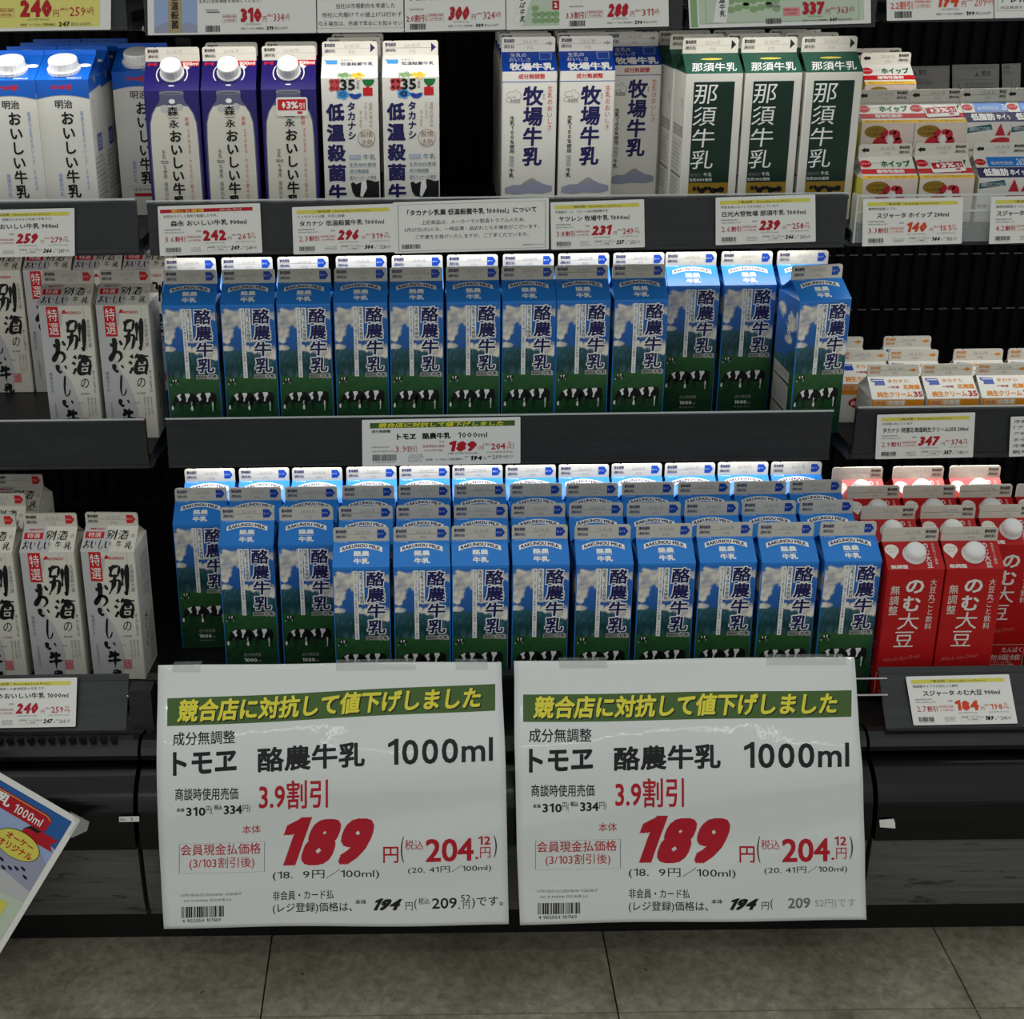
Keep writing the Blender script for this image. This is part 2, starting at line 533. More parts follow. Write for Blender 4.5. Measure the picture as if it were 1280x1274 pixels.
class Carton:
    """gable top carton; sizes in millimetres, front towards -Y"""

    def __init__(s, w, hb, rise, fh, d=None, wf=None):
        s.w, s.hb, s.rise, s.fh = w, hb, rise, fh
        s.d = d or w; s.wf = wf or w - 1.2
        s.L = math.hypot(rise, s.d / 2)
        s.ny, s.nz = -rise / s.L, (s.d / 2) / s.L   # roof panel normal

    def front(s, u, v, k):
        o = 0.17 * k
        if v <= s.hb + 1e-6:
            return (u * MMU, (-s.d / 2 - o) * MMU, v * MMU)
        t = v - s.hb
        if t <= s.L + 1e-6:
            q = t / s.L
            return (u * MMU * (1 - 0.004 * q), (-s.d / 2 + q * (s.d / 2 - 1.6) + s.ny * o) * MMU, (s.hb + q * s.rise + s.nz * o) * MMU)
        return (u * MMU, (-1.6 - o) * MMU, (s.hb + s.rise + t - s.L) * MMU)

    def left(s, u, v, k):
        return ((-s.w / 2 - 0.17 * k) * MMU, -u * MMU, v * MMU)

    def right(s, u, v, k):
        return ((s.w / 2 + 0.17 * k) * MMU, u * MMU, v * MMU)

    def shell(s, mb, mt_body, mt_roof, mt_side=None, side_roof=None, skip=()):
        w, d, hb, zr = s.w / 2, s.d / 2, s.hb, s.hb + s.rise
        P = lambda x, y, z: (x * MMU, y * MMU, z * MMU)
        ms = mt_side or mt_body; sr = side_roof or mt_roof
        bev = 1.2
        ring = [(-w, -d + bev), (-w + bev, -d), (w - bev, -d), (w, -d + bev), (w, d - bev), (w - bev, d), (-w + bev, d), (-w, d - bev)]
        for i in range(8):
            (a, b), (c, e) = ring[i], ring[(i + 1) % 8]
            fr = 'front' if i in (0, 1, 2) else ('side' if i in (3, 7) else 'back')
            if i == 1 and 'front' in skip or i == 3 and 'right' in skip or i == 7 and 'left' in skip:
                continue
            mb.face([P(a, b, 0.3), P(c, e, 0.3), P(c, e, hb), P(a, b, hb)], ms if fr == 'side' else mt_body)
        mb.face([P(x, y, 0.3) for x, y in reversed(ring)], mt_body)
        for sg in (-1, 1):
            mb.face([P(-w, sg * d, hb), P(w, sg * d, hb), P(w - .3, sg * 1.6, zr), P(-w + .3, sg * 1.6, zr)], mt_roof)
            q = P(sg * (w - s.d * 0.36), 0, zr - 3)
            mb.face([P(sg * w, -d, hb), P(sg * w, d, hb), q], sr)
            mb.face([P(sg * w, -d, hb), q, P(sg * (w - .3), -1.6, zr)], sr)
            mb.face([P(sg * w, d, hb), q, P(sg * (w - .3), 1.6, zr)], sr)
        for sg in (-1, 1):
            mb.face([P(sg * w, -d, hb), P(sg * w, -d + bev, hb), P(sg * (w - bev), -d, hb)], mt_body)

    def fin(s, mt, txt, arrow=None, tcol='navy_ink', acol='deep_blue', twin=False, date='26.06.10', ahead=1, pale='pale_ink', second='(開封前)'):
        mb = MB()
        wf, z0, fh = s.wf / 2, s.hb + s.rise - 0.6, s.fh + 0.6
        r = 3.4
        out = [(-wf, 0), (wf, 0), (wf, fh - r)]
        out += [(wf - r + r * math.cos(t), fh - r + r * math.sin(t)) for t in (math.pi / 6, math.pi / 3, math.pi / 2)]
        out += [(-wf + 14, fh), (-wf + 12.6, fh - 1.1), (-wf + 11.2, fh)]
        out += [(-wf + r + r * math.cos(t), fh - r + r * math.sin(t)) for t in (math.pi / 2, 2 * math.pi / 3, 5 * math.pi / 6)] + [(-wf, fh - r)]
        mb.prism(out, lambda x, y: (x * MMU, -1.6 * MMU, (z0 + y) * MMU), lambda x, y: (x * MMU, 1.6 * MMU, (z0 + y) * MMU), mt)
        p = Pr(mb, s.front, 0, 1)
        V = s.hb + s.L
        f = s.fh
        p.k = 1
        side = -1 if ahead > 0 else 1
        xa, xb = (-wf + 3, -wf + 17) if ahead > 0 else (wf - 17, wf - 3)
        p.text(txt, xa, V + f * 0.60, xb, V + f * 0.86, tcol, bold=.02)
        p.text(second, xa, V + f * 0.20, xb, V + f * 0.46, tcol, bold=.01)
        p.text(date, -7, V + f * 0.56, 12, V + f * 0.80, pale)
        p.text('F12', -1, V + f * 0.16, 7, V + f * 0.36, pale)
        p.rect(-wf + 1, V + f * 0.49, wf - 1, V + f * 0.515, pale if pale != 'pale_ink' else 'pale_ink', -1)
        if arrow:
            a0, a1 = (wf - 15, wf - 3) if ahead > 0 else (-wf + 3, -wf + 13)
            m = (V + f * 0.22, V + f * 0.86)
            mid = (m[0] + m[1]) / 2
            if arrow == 'tag':
                tip = a1; b = a1 - 4
                p.poly([(a0, m[0]), (b, m[0]), (tip, mid), (b, m[1]), (a0, m[1])], acol)
                p.text('あけくち', a0 + 1, mid - 1.2, b, mid + 1.2, 'white_ink')
            elif arrow == 'tri':
                b = a1 - 6
                p.poly([(b, m[0]), (a1, mid), (b, m[1])], acol)
            elif arrow == 'thin':
                p.rect(a0 + 3, mid - 1.3, a1 - 4, mid + 1.3, acol) if ahead > 0 else p.rect(a0 + 4, mid - 2, a1, mid + 2, acol)
                if ahead > 0:
                    p.poly([(a1 - 5, mid - 3.2), (a1, mid), (a1 - 5, mid + 3.2)], acol)
                else:
                    p.poly([(a0 + 4.5, mid - 3.4), (a0, mid), (a0 + 4.5, mid + 3.4)], acol)
        return mb.build('top_seal')


def cow(p, x, y, sc, flip=1, k=1):
    """grazing black and white cow, x,y = feet centre, sc = body length"""
    f = lambda pts: [(x + flip * a * sc * 1.08, y + b * sc * 1.3) for a, b in pts]
    p.poly(f([(-.52, .58), (-.30, .70), (-.05, .72), (.22, .72), (.42, .70), (.50, .62), (.52, .38), (.47, .28), (.30, .27), (.05, .22), (-.18, .26), (-.34, .34), (-.46, .30), (-.58, .06), (-.70, -.02), (-.74, .06), (-.68, .24)]), 'black_ink', k)
    p.poly(f([(-.44, .60), (-.30, .68), (-.20, .69), (-.26, .56), (-.20, .44), (-.30, .36), (-.36, .50)]), 'white_ink', k + 1)
    p.poly(f([(-.02, .70), (.22, .705), (.24, .62), (.12, .46), (.10, .34), (.02, .32), (.05, .48)]), 'white_ink', k + 1)
    p.poly(f([(-.70, .16), (-.63, .18), (-.62, .0), (-.70, -.02), (-.74, .05)]), 'white_ink', k + 1)
    for a, c in ((-.28, 'black_ink'), (-.17, 'black_ink'), (.30, 'white_ink'), (.42, 'black_ink')):
        p.poly(f([(a - .04, .34), (a + .05, .34), (a + .022, .10), (a + .018, -.06), (a - .018, -.06), (a - .014, .10)]), c, k)


def landscape_col(u, v, hb):
    """printed picture of the blue carton: u across, v height in mm; the fold is at hb"""
    y = v - hb                     # 0 at the fold, negative downwards
    def N(a, b, s):
        return noise.fractal(Vector((a / s, b / s, 3.7)), 0.9, 2.1, 4)
    mix = lambda a, b, t: tuple(x + (z - x) * max(0, min(1, t)) for x, z in zip(a, b))
    L3 = lambda c: tuple(lin(q) for q in c)
    sky = mix(L3((44, 114, 198)), L3((40, 88, 154)), -y / 66)
    nz = N(u, y, 11)
    def blob(cx, cy, rx, ry):
        return 1 - math.hypot((u - cx) / rx, (y - cy) / ry) + nz * 0.55
    c = max(blob(-22, -20, 25, 13), blob(-30, -36, 12, 14), blob(24, -66, 27, 11), blob(-29, -61, 10, 4), blob(34, -14, 9, 6), blob(60, -30, 16, 16), blob(-52, -34, 22, 12), blob(-64, -58, 14, 6), blob(-90, -22, 14, 10), blob(2, -50, 8, 2.5))
    shade = mix(L3((236, 228, 210)), L3((176, 176, 180)), 0.5 - nz * 1.0 + (0.25 if y < -24 and u < -10 else 0))
    col = mix(sky, shade, c * 5)
    ridge = -62 - 0.010 * (u + 24) ** 2 * (0.45 if u > -24 else 1.1) + 2.2 * N(u, 0, 8)
    ridge = max(ridge, -84 + 3 * N(u, 9, 9))
    mt = mix(L3((50, 92, 106)), L3((28, 64, 66)), (ridge - y) / 26 + 0.5 * N(u, y * .4, 5))
    mt = mix(mt, L3((84, 120, 134)), (N(u * 1.4, y * .35, 4) - 0.28) * 3 * (1 - (ridge - y) / 26))
    col = mix(col, mt, (ridge - y) * 1.2)
    fld = mix(L3((48, 94, 50)), L3((26, 60, 38)), (-100 - y) / 70 + 0.4 * N(u, y * 3, 9))
    return mix(col, fld, (-99.5 + N(u, 0, 6) - y) * 1.0)


def print_grid(mb, mp, x0, x1, y0, y1, step, hb, du=0):
    nx, ny = max(1, round((x1 - x0) / step)), max(1, round((y1 - y0) / step))
    b = len(mb.v); k = mb.mi('landscape')
    for j in range(ny + 1):
        for i in range(nx + 1):
            u, v = x0 + (x1 - x0) * i / nx, y0 + (y1 - y0) * j / ny
            mb.v.append(mp(u, v, 0))
            mb.col[len(mb.v) - 1] = landscape_col(u + du, v, hb)
    for j in range(ny):
        for i in range(nx):
            a = b + j * (nx + 1) + i
            mb.f.append((a, a + 1, a + nx + 2, a + nx + 1)); mb.m.append(k)


BRUSH = {
    'お': [((.08, .70), (.60, .80)), ((.36, 1), (.40, .50), (.14, .12), (.04, .22), (.34, .42), (.74, .42), (.88, .22), (.60, .02)), ((.74, .90), (.94, .70))],
    'い': [((.10, .90), (.14, .36), (.32, .10), (.40, .30)), ((.72, .80), (.90, .46))],
    'し': [((.34, 1), (.28, .4), (.42, .05), (.78, .10), (.96, .34))],
    '別': [((.12, .92), (.08, .58)), ((.14, .90), (.52, .92), (.46, .62)), ((.10, .62), (.48, .62)), ((.04, .42), (.54, .46), (.48, .10), (.34, .04)), ((.30, .60), (.24, .30), (.02, .02)), ((.70, .88), (.70, .30)), ((.92, 1), (.93, .05), (.84, .12))],
    '海': [((.08, .92), (.2, .78)), ((.0, .62), (.14, .50)), ((.04, .04), (.2, .36)), ((.42, 1), (.30, .74)), ((.36, .85), (.96, .88)), ((.42, .68), (.36, .10), (.86, .10), (.82, .0)), ((.42, .68), (.88, .68), (.84, .10)), ((.24, .38), (1, .44)), ((.64, .58), (.67, .50)), ((.60, .30), (.63, .20))],
    '牛': [((.28, .96), (.10, .58)), ((.20, .74), (.82, .80)), ((.0, .40), (1, .48)), ((.50, 1), (.50, .0))],
    '乳': [((.52, 1), (.10, .86)), ((.10, .76), (.20, .62)), ((.28, .76), (.33, .64)), ((.52, .80), (.42, .64)), ((.10, .52), (.46, .54), (.30, .36), (.28, .02), (.18, .08)), ((.0, .26), (.56, .36)), ((.68, 1), (.66, .10), (.94, .06), (1, .30))],
}


def brush(p, ch, x0, y0, x1, y1, mt, k=2, wd=.10, lean=.08):
    """letter painted with swelling strokes"""
    rr = random.Random(ord(ch)); W, H = x1 - x0, y1 - y0; sc = min(abs(W), abs(H) * 1.1) * wd
    for n, st in enumerate(BRUSH[ch]):
        P = [Vector((x0 + a * W + lean * b * H, y0 + b * H)) for a, b in st]
        Q = []                                     # smooth curve through the points
        for i in range(len(P) - 1):
            a, b, c, d = P[max(i - 1, 0)], P[i], P[i + 1], P[min(i + 2, len(P) - 1)]
            for j in range(6):
                t = j / 6
                Q.append(.5 * ((2 * b) + (c - a) * t + (2 * a - 5 * b + 4 * c - d) * t * t + (3 * b - a - 3 * c + d) * t ** 3))
        Q.append(P[-1]); w0 = sc * rr.uniform(.75, 1.35); m = len(Q)
        L, Rr = [], []
        for i, q in enumerate(Q):
            d = (Q[min(i + 1, m - 1)] - Q[max(i - 1, 0)]).normalized(); nrm = Vector((-d.y, d.x))
            t = i / (m - 1); ww = w0 * (.95 - .62 * t ** 1.8 + .25 * math.sin(t * 9 + n)) * (.55 if i == 0 else 1)
            L.append(q + nrm * ww * .6); Rr.append(q - nrm * ww * .6)
        for i in range(m - 1):
            p.poly([L[i], Rr[i], Rr[i + 1], L[i + 1]], mt, k + n * .08)


CARTONS = {}


def c_blue():
    C = Carton(72.4, 188, 21, 18.5)
    mb = MB(); hb = C.hb; V = hb + C.L
    C.shell(mb, 'blue_panel', 'blue_panel', skip=('front', 'left', 'right'))
    e = C.w / 2 - 1.2
    print_grid(mb, C.front, -e, e, 0.3, hb, 1.5, hb)
    print_grid(mb, C.left, -e, e, 0.3, hb, 3, hb, -72)
    print_grid(mb, C.right, -e, e, 0.3, hb, 3, hb, 72)
    p = Pr(mb, C.front)
    q = lambda y: hb - y
    p.rect(-e, q(3.5), e, q(0), 'blue_panel', 0)
    # name
    for i, ch in enumerate('酪農牛乳'):
        yt, yb = q(6 + i * 22.6), q(26.5 + i * 22.6)
        for b_, mt, k, g in ((.075, 'white_ink', 2, 1.3), (.028, 'navy_ink', 3, 0)):
            p.text(ch, 6 - g, yb - g, 30.5 + g, yt + g, mt, k, b_, 0.06)
    p.rect(4, q(103), 34, q(97.2), 'pale_ink', 1)
    p.text('種類別', 5, q(102), 18.5, q(98.3), 'black_ink', 2)
    p.text('牛乳', 20, q(103), 33, q(97), 'black_ink', 3, .03)
    p.text('牛乳', 19.5, q(103.6), 33.5, q(96.4), 'white_ink', 2, .09)
    p.rect(-3.2, q(51.5), 3.6, q(5.2), 'white_ink', 1)
    p.vtext('生乳100%使用', 0.2, q(6), q(51), 5.2, 'black_ink', 2, .01)
    p.rect(-10, q(102), -4.4, q(5), 'white_ink', 1)
    p.vtext('まごころこめて育てた生乳だけを使用しています', -7.2, q(6), q(101), 3.6, 'black_ink', 2)
    cow(p, -25, q(111), 8.5, 1, 1)
    cow(p, -13, q(146), 25, 1, 1); cow(p, 15, q(147), 27, 1, 1)
    p.text('成分無調整', -11.5, q(163.5), 12, q(158.5), 'pale_ink', 1)
    p.text('1000', -11, q(172), 6, q(166.5), 'white_ink', 1, .03); p.text('ml', 7, q(172), 11.5, q(168.5), 'pale_ink', 1)
    p.text('要冷蔵10℃以下', -11, q(177.5), 11, q(175), 'pale_ink', 1)
    # roof
    A = lambda f: hb + C.L * f
    def arc(x, y):
        return x, y - 0.0095 * x * x
    n = 16
    for i in range(n):
        a, b = -27 + 54 * i / n, -27 + 54 * (i + 1) / n
        t, bt = A(.915), A(.73)
        p.poly([arc(a, bt), arc(b, bt), arc(b, t), arc(a, t)], 'white_ink', 1)
    p.text('RAKUNOU MILK', -24.5, A(.755), 24.5, A(.885), 'navy_ink', 2, .04, fn2=arc)
    p.text('酪農', -9.5, A(.42), 10.5, A(.62), 'white_ink', 1, .04)
    p.rect(-9.5, A(.365), 10.5, A(.375), 'white_ink', 1)
    p.text('牛乳', -9.5, A(.12), 10.5, A(.33), 'white_ink', 1, .05)
    p.text('トモヱの牛乳', -33, A(.93), -17, A(.98), 'white_ink', 1)
    for mp in (C.left, C.right):
        s = Pr(mb, mp)
        for y0, y1 in ((95, 112), (114, 152), (154, 172), (174, 186)):
            s.poly([(-32, q(y1)), (22, q(y1 + 6 if y1 < 180 else 187)), (22, q(y0 + 8)), (-32, q(y0))], 'pale_ink', 1)
            s.small(-30, q(y1 - 2), 18, q(y0 + 7), max(1, (y1 - y0) // 5), 'grey_ink', y0)
        s.vtext('牛乳', 8, q(24), q(52), 11, 'white_ink', 1, .03)
    return {'body': mb.build('body'), 'top_seal': C.fin('fin_grey', '賞味期限', 'tag', date='26.06.10')}


def c_betsukai():
    C = Carton(71, 188, 22, 18.5)
    mb = MB(); hb = C.hb
    C.shell(mb, 'carton_cream', 'carton_cream')
    p = Pr(mb, C.front); q = lambda y: hb - y; A = lambda f: hb + C.L * f
    p.poly([(-35, q(187)), (-35, q(1)), (-12, q(1)), (-4, q(12)), (-6, q(26)), (-14, q(40)), (-18, q(60)), (-12, q(86)), (0, q(108)), (6, q(128)), (10, q(150)), (9, q(170)), (4, q(187))], 'swoosh', 0)
    p.rect(-25, q(43), -9, q(1), 'red_ink', 1)
    p.vtext('特選', -17, q(3), q(41), 13, 'white_ink', 2, -0.01)
    p.text('KONDO', 2, q(11.5), 22, q(7.5), 'red_ink', 1, .02, 0.3)
    p.poly([(-5, q(11)), (4, q(10)), (1, q(8.5)), (0, q(5.5)), (-3, q(6))], 'red_ink', 1)
    p.rect(25.2, q(60), 25.7, q(2), 'pale_ink', 0)
    for ch, a, b, t, bt in (('別', -3, 25, 18, 62), ('海', 2, 31, 67, 96), ('の', 11, 24, 101, 115), ('お', -24, -3, 45, 80), ('い', -20, -2, 80, 94), ('し', -15, -2, 97, 127), ('い', -16, 2, 130, 143), ('牛', -14, 7, 145, 171), ('乳', -10, 7, 174, 187)):
        if ch == 'の':
            p.text(ch, a, q(bt), b, q(t), 'black_ink', 2, 0, 0.12)
        else:
            brush(p, ch, a, q(bt), b - 2, q(t), 'black_ink', 2, .15 if ch in '別海' else .23)
    p.vtext('北海道野付郡', 30, q(18), q(58), 5, 'grey_ink', 1)
    p.vtext('濃く深い牧場の味', 30.5, q(90), q(122), 3.6, 'grey_ink', 1)
    p.vtext('種類別牛乳', -28, q(92), q(122), 4.6, 'grey_ink', 1)
    p.vtext('生乳使用成分', -26, q(136), q(168), 3.2, 'grey_ink', 1)
    for i in range(3):
        p.vtext('牧場の恵みをいっぱいに受けて', 20 + i * 4.6, q(128), q(158 - i * 2), 2.6, 'grey_ink', 1)
    p.text('成分無調整', 10, q(124.5), 22, q(121.5), 'grey_ink', 1)
    p.text('乳牛の里', 6, q(138), 13, q(135.5), 'grey_ink', 1)
    p.rect(8, q(172), 18.5, q(158), 'pink_wash', 1); p.frame(8, q(172), 18.5, q(158), .7, 'red_ink', 2); p.text('生乳', 9.5, q(170), 17, q(160), 'red_ink', 3)
    # roof
    p.poly([(-35, A(0)), (2, A(0)), (5, A(.3)), (-2, A(.6)), (-6, A(1)), (-35, A(1))], 'swoosh', 0)
    p.rect(-33, A(.50), -8, A(.76), 'red_ink', 1); p.text('特選', -29, A(.54), -12, A(.73), 'white_ink', 2)
    p.text('KONDO', -22, A(.84), -8, A(.92), 'red_ink', 1, .02, .3); p.rect(-28, A(.85), -21, A(.9), 'red_ink', 1)
    brush(p, '別', -5, A(.46), 8, A(.84), 'black_ink', 1); brush(p, '海', 11, A(.46), 24, A(.84), 'black_ink', 1); p.text('の', 28, A(.55), 33, A(.68), 'grey_ink', 1)
    [brush(p, c, -33 + 9.2 * i, A(.08), -25.5 + 9.2 * i, A(.43), 'black_ink', 1, .16) for i, c in enumerate('おいしい')]
    brush(p, '牛', 9, A(.12), 18, A(.42), 'black_ink', 1); brush(p, '乳', 21, A(.10), 31, A(.40), 'black_ink', 1)
    for mp in (C.left, C.right):
        s = Pr(mb, mp)
        for i in range(9):
            s.vtext('別海町の牧場から毎朝とどく新鮮な生乳', 26 - i * 4.4, q(18), q(84 - i), 2.8, 'grey_ink', 1)
        [brush(s, c, -12, q(113 + 13 * i), 2, q(101 + 13 * i), 'black_ink', 1) for i, c in enumerate('おいしい')]
        s.small(4, q(180), 30, q(110), 12, 'grey_ink', 5)
        s.rect(4, q(150), 30, q(149), 'grey_ink', 1)
    return {'body': mb.build('body'), 'top_seal': C.fin('fin_grey', '賞味期限', 'tag', tcol='black_ink', acol='red_ink', date='26.06.17')}


def cap(o, ax, r, h, mt='cap_white', dome=False):
    mb = MB()
    if dome:
        mb.lathe(o, ax, [(r * 1.1, 0), (r * 1.1, .0014), (r, .002), (r, h * .55), (r * .93, h * .76), (r * .78, h * .92), (r * .5, h * 1.02), (r * .2, h * 1.06)], mt, 36)
        return mb.build('cap', True)
    mb.lathe(o, ax, [(r * 1.12, 0), (r * 1.12, 1.6 * MMU), (r * .98, 2.2 * MMU), (r * .98, h * .86), (r * .93, h * .97), (r * .84, h), (r * .55, h * 1.0), (r * .5, h * 0.985)], mt, 40, True)
    return mb.build('cap')


def c_purple(sticker=False):
    C = Carton(70, 174, 33, 17.5)
    mb = MB(); hb = C.hb; q = lambda y: hb - y; A = lambda f: hb + C.L * f
    C.shell(mb, 'purple_panel', 'purple_panel')
    p = Pr(mb, C.front)
    prof = [(0, 15), (5, 15.5), (9, 15), (14, 16.5), (20, 22), (28, 27), (40, 30.5), (60, 31.5), (173, 32.5)]
    for i, mt in ((0, 'bottle_glass'), (1, 'carton_cream')):
        pr = prof if i == 0 else [(x, y - 1.6) for x, y in prof if x >= 14]
        if i == 1:
            pr = [(18, 12)] + pr[1:]
        p.poly([(-b, q(a)) for a, b in pr] + [(b, q(a)) for a, b in reversed(pr)], mt, i)
    p.ell(0, q(3), 15.5, 2.4, 'pale_ink', 1); p.ell(0, q(3), 14, 1.5, 'bottle_glass', 2)
    p.ell(-10, q(22), 5, 5, 'swoosh', 2); p.ell(9, q(20), 5, 4, 'swoosh', 2)
    p.rect(-3.4, q(13), 3.2, A(.18), 'white_ink', 3); p.ell(0, q(13), 4, 3, 'white_ink', 3)
    p.text('森', -6.5, q(31), 7, q(19), 'black_ink', 4, .02); p.rect(-6, q(34), 7, q(33.2), 'black_ink', 4); p.text('永', -6, q(46), 7, q(36), 'black_ink', 4, .02)
    p.vtext('おいしい牛乳', 1.5, q(48), q(148), 15.5, 'black_ink', 4, .035)
    p.vtext('新鮮', 17.5, q(32), q(44), 5, 'red_ink', 4); p.vtext('さそのまま、クセのない飲み心地', 18.5, q(47), q(142), 4.2, 'blob_red', 4)
    p.vtext('生乳', -15, q(73), q(85), 5, 'black_ink', 4); p.text('100', -20, q(91), -10, q(86.5), 'black_ink', 4)
    p.vtext('%使用', -15, q(92), q(110), 5, 'black_ink', 4); p.vtext('種類別牛乳', -15, q(114), q(146), 4.6, 'grey_ink', 4)
    p.text('M', -32, A(.84), -20, A(.95), 'red_ink', 1, .06); p.rect(11, A(.82), 34, A(.99), 'red_ink', 1); p.text('900ml', 13, A(.85), 33, A(.96), 'white_ink', 2, .02)
    for sg in (-1, 1):
        for i in range(6):
            t0, t1 = math.radians(-35 + 12 * i), math.radians(-35 + 12 * (i + 1))
            P = [(sg * (r * math.cos(t)), A(.56) + r * math.sin(t)) for r, t in ((19, t0), (20.5, t0), (20.5, t1), (19, t1))]
            p.poly(P, 'white_ink', 1)
    p.poly([(14, A(.9)), (22, A(.78)), (26, A(.9)), (20, A(.7)), (14, A(.76))], 'white_ink', 2)
    for mp in (C.left, C.right):
        s = Pr(mb, mp); s.small(-28, q(160), 24, q(30), 22, 'pale_ink', 3)
    parts = {'body': mb.build('body'), 'top_seal': C.fin('carton_cream', '賞味期限', None, tcol='black_ink', date='26.06.11')}
    o = Vector(C.front(0, A(.60), 1)); ax = (0, C.ny, C.nz)
    parts['cap'] = cap(o, ax, 0.0140, 0.016)
    if sticker:
        parts['discount_sticker'] = sticker_mesh(C, 4, q(21), 40, 23)
    return parts


def sticker_mesh(C, cx, cy, w_, h_, rot=0):
    mb = MB()
    c, d = math.cos(math.radians(rot)), math.sin(math.radians(rot))
    mp = lambda u, v, k: C.front(cx + u * c - v * d, cy + u * d + v * c, 7 + k)
    p = Pr(mb, mp, 0)
    x, y = w_ / 2, h_ / 2
    p.poly([(-x, -y + 2), (-x + 2, -y), (x - 2, -y), (x, -y + 2), (x, y - 2), (x - 2, y), (-x + 2, y), (-x, y - 2)], 'tag_paper')
    p.poly([(-x + 2, -y + 7), (x - 2, -y + 7), (x - 2, y - 2.5), (-x + 2, y - 2.5)], 'red_ink', 1)
    p.poly([(-x + 7, 2), (-x + 9.5, -2.5), (-x + 12, 2), (-x + 9.5, 6.5)], 'white_ink', 2)
    p.text('3%', -x + 13, -2.6, x - 12, 6.4, 'white_ink', 2, .04); p.text('引', x - 11, -2.6, x - 4, 4.4, 'white_ink', 2, .02)
    p.rect(x - 13, -y + 2.5, x - 7, -y + 5.5, 'red_ink', 1)
    return mb.build('discount_sticker')


def c_35():
    C = Carton(72, 187, 24, 18)
    mb = MB(); hb = C.hb; q = lambda y: hb - y; A = lambda f: hb + C.L * f
    C.shell(mb, 'carton_white', 'carton_white')
    p = Pr(mb, C.front)
    p.ell(-19, q(8), 6, 7, 'blob_red', 1); p.ell(-23, q(4), 3, 3, 'blob_red', 1); p.ell(-15, q(4), 3.2, 3, 'blob_red', 1); p.ell(-23, q(13), 3.2, 3, 'blob_red', 1); p.ell(-15, q(13), 3.2, 3, 'blob_red', 1)
    for a in range(5):
        t = a * 1.256
        p.ell(-7 + 6 * math.cos(t), A(.1) + 4 * math.sin(t), 3.6, 3, 'leaf_green', 1); p.ell(10 + 6 * math.cos(t), A(.09) + 4 * math.sin(t), 3.4, 3, 'yellow_ink', 1)
        p.ell(-9 + 5 * math.cos(t), q(20) + 3.5 * math.sin(t), 3.6, 3, 'sky_ink', 1)
    p.ell(-7, A(.1), 5, 4, 'leaf_green', 1); p.ell(10, A(.09), 5, 4, 'yellow_ink', 1); p.ell(-9, q(20), 5, 4, 'sky_ink', 1)
    p.ell(24, q(2), 7.5, 8.5, 'green_ink', 1, 16, 180, 360); p.ell(7, q(19), 8, 7, 'deep_blue', 1, 16, 180, 360); p.ell(7, q(17), 5, 3, 'carton_white', 2)
    p.poly([(17, q(22)), (17, q(12)), (21, q(12)), (21, q(10)), (25, q(10)), (25, q(12)), (29, q(12)), (29, q(22))], 'red_ink', 1)
    p.text('35', -12, q(15), 7, q(1.5), 'black_ink', 3, .035); p.vtext('周年', 10.5, q(4), q(14), 3.6, 'black_ink', 3)
    for i, ch in enumerate('低温殺菌牛乳'):
        p.text(ch, -31, q(53 + i * 25.4), -7.5, q(31 + i * 25.4), 'navy_ink', 1, .05)
    p.vtext('タカナシ', 1.5, q(29), q(77), 10.5, 'navy_ink', 1, .04)
    p.vtext('自然の甘みの', 26, q(30), q(62), 4.4, 'brown_ink', 1); p.vtext('フワッフワ', 19.5, q(30), q(52), 4.4, 'brown_ink', 1); p.vtext('すっきり', 13, q(40), q(62), 4.2, 'brown_ink', 1)
    p.ell(20, q(75), 11, 11, 'brown_ink', 1, 28); p.ell(20, q(75), 10.3, 10.3, 'carton_white', 2, 28)
    p.text('製情', 12, q(74), 28, q(66), 'brown_ink', 3); p.text('法熱', 12, q(84), 28, q(76), 'brown_ink', 3)
    p.rect(-3, q(101.5), 12, q(95.5), 'pale_blue', 1); p.text('種類別', -2, q(100.8), 11, q(96.3), 'carton_white', 2); p.text('牛乳', 15, q(102), 31, q(95), 'teal_ink', 1)
    for i, t in enumerate(('生乳100%使用', '成分無調整', '遮光パッケージ使用')):
        p.text(t, -3, q(110.5 + i * 8.3), (31, 22, 31)[i], q(105.5 + i * 8.3), 'teal_ink', 1); p.rect(-3, q(111.4 + i * 8.3), 31, q(111 + i * 8.3), 'pale_blue', 1)
    p.poly([(-2, q(132)), (1, q(130)), (5, q(133)), (12, q(130)), (20, q(127)), (30, q(130)), (35, q(129)), (35, q(187)), (6, q(187)), (9, q(160)), (10, q(150)), (4, q(149)), (0, q(143))], 'black_ink', 1)
    p.poly([(12, q(130)), (18, q(127)), (19, q(138)), (13, q(150)), (10, q(148))], 'white_ink', 2)
    # roof
    p.poly([(-33, A(.82)), (-28, A(.80)), (-16, A(.80)), (-16, A(.62)), (-30, A(.62)), (-30, A(.72))], 'sky_ink', 1)
    p.text('タカナシ', -12, A(.76), 4, A(.83), 'navy_ink', 1); p.text('低温殺菌牛乳', -12, A(.55), 30, A(.70), 'navy_ink', 1, .01)
    for mp in (C.left, C.right):
        s = Pr(mb, mp); s.small(-28, q(180), 28, q(20), 24, 'pale_ink', 4)
    return {'body': mb.build('body'), 'top_seal': C.fin('carton_cream', '賞味期限', 'tri', acol='navy_ink', date='26.05.31')}


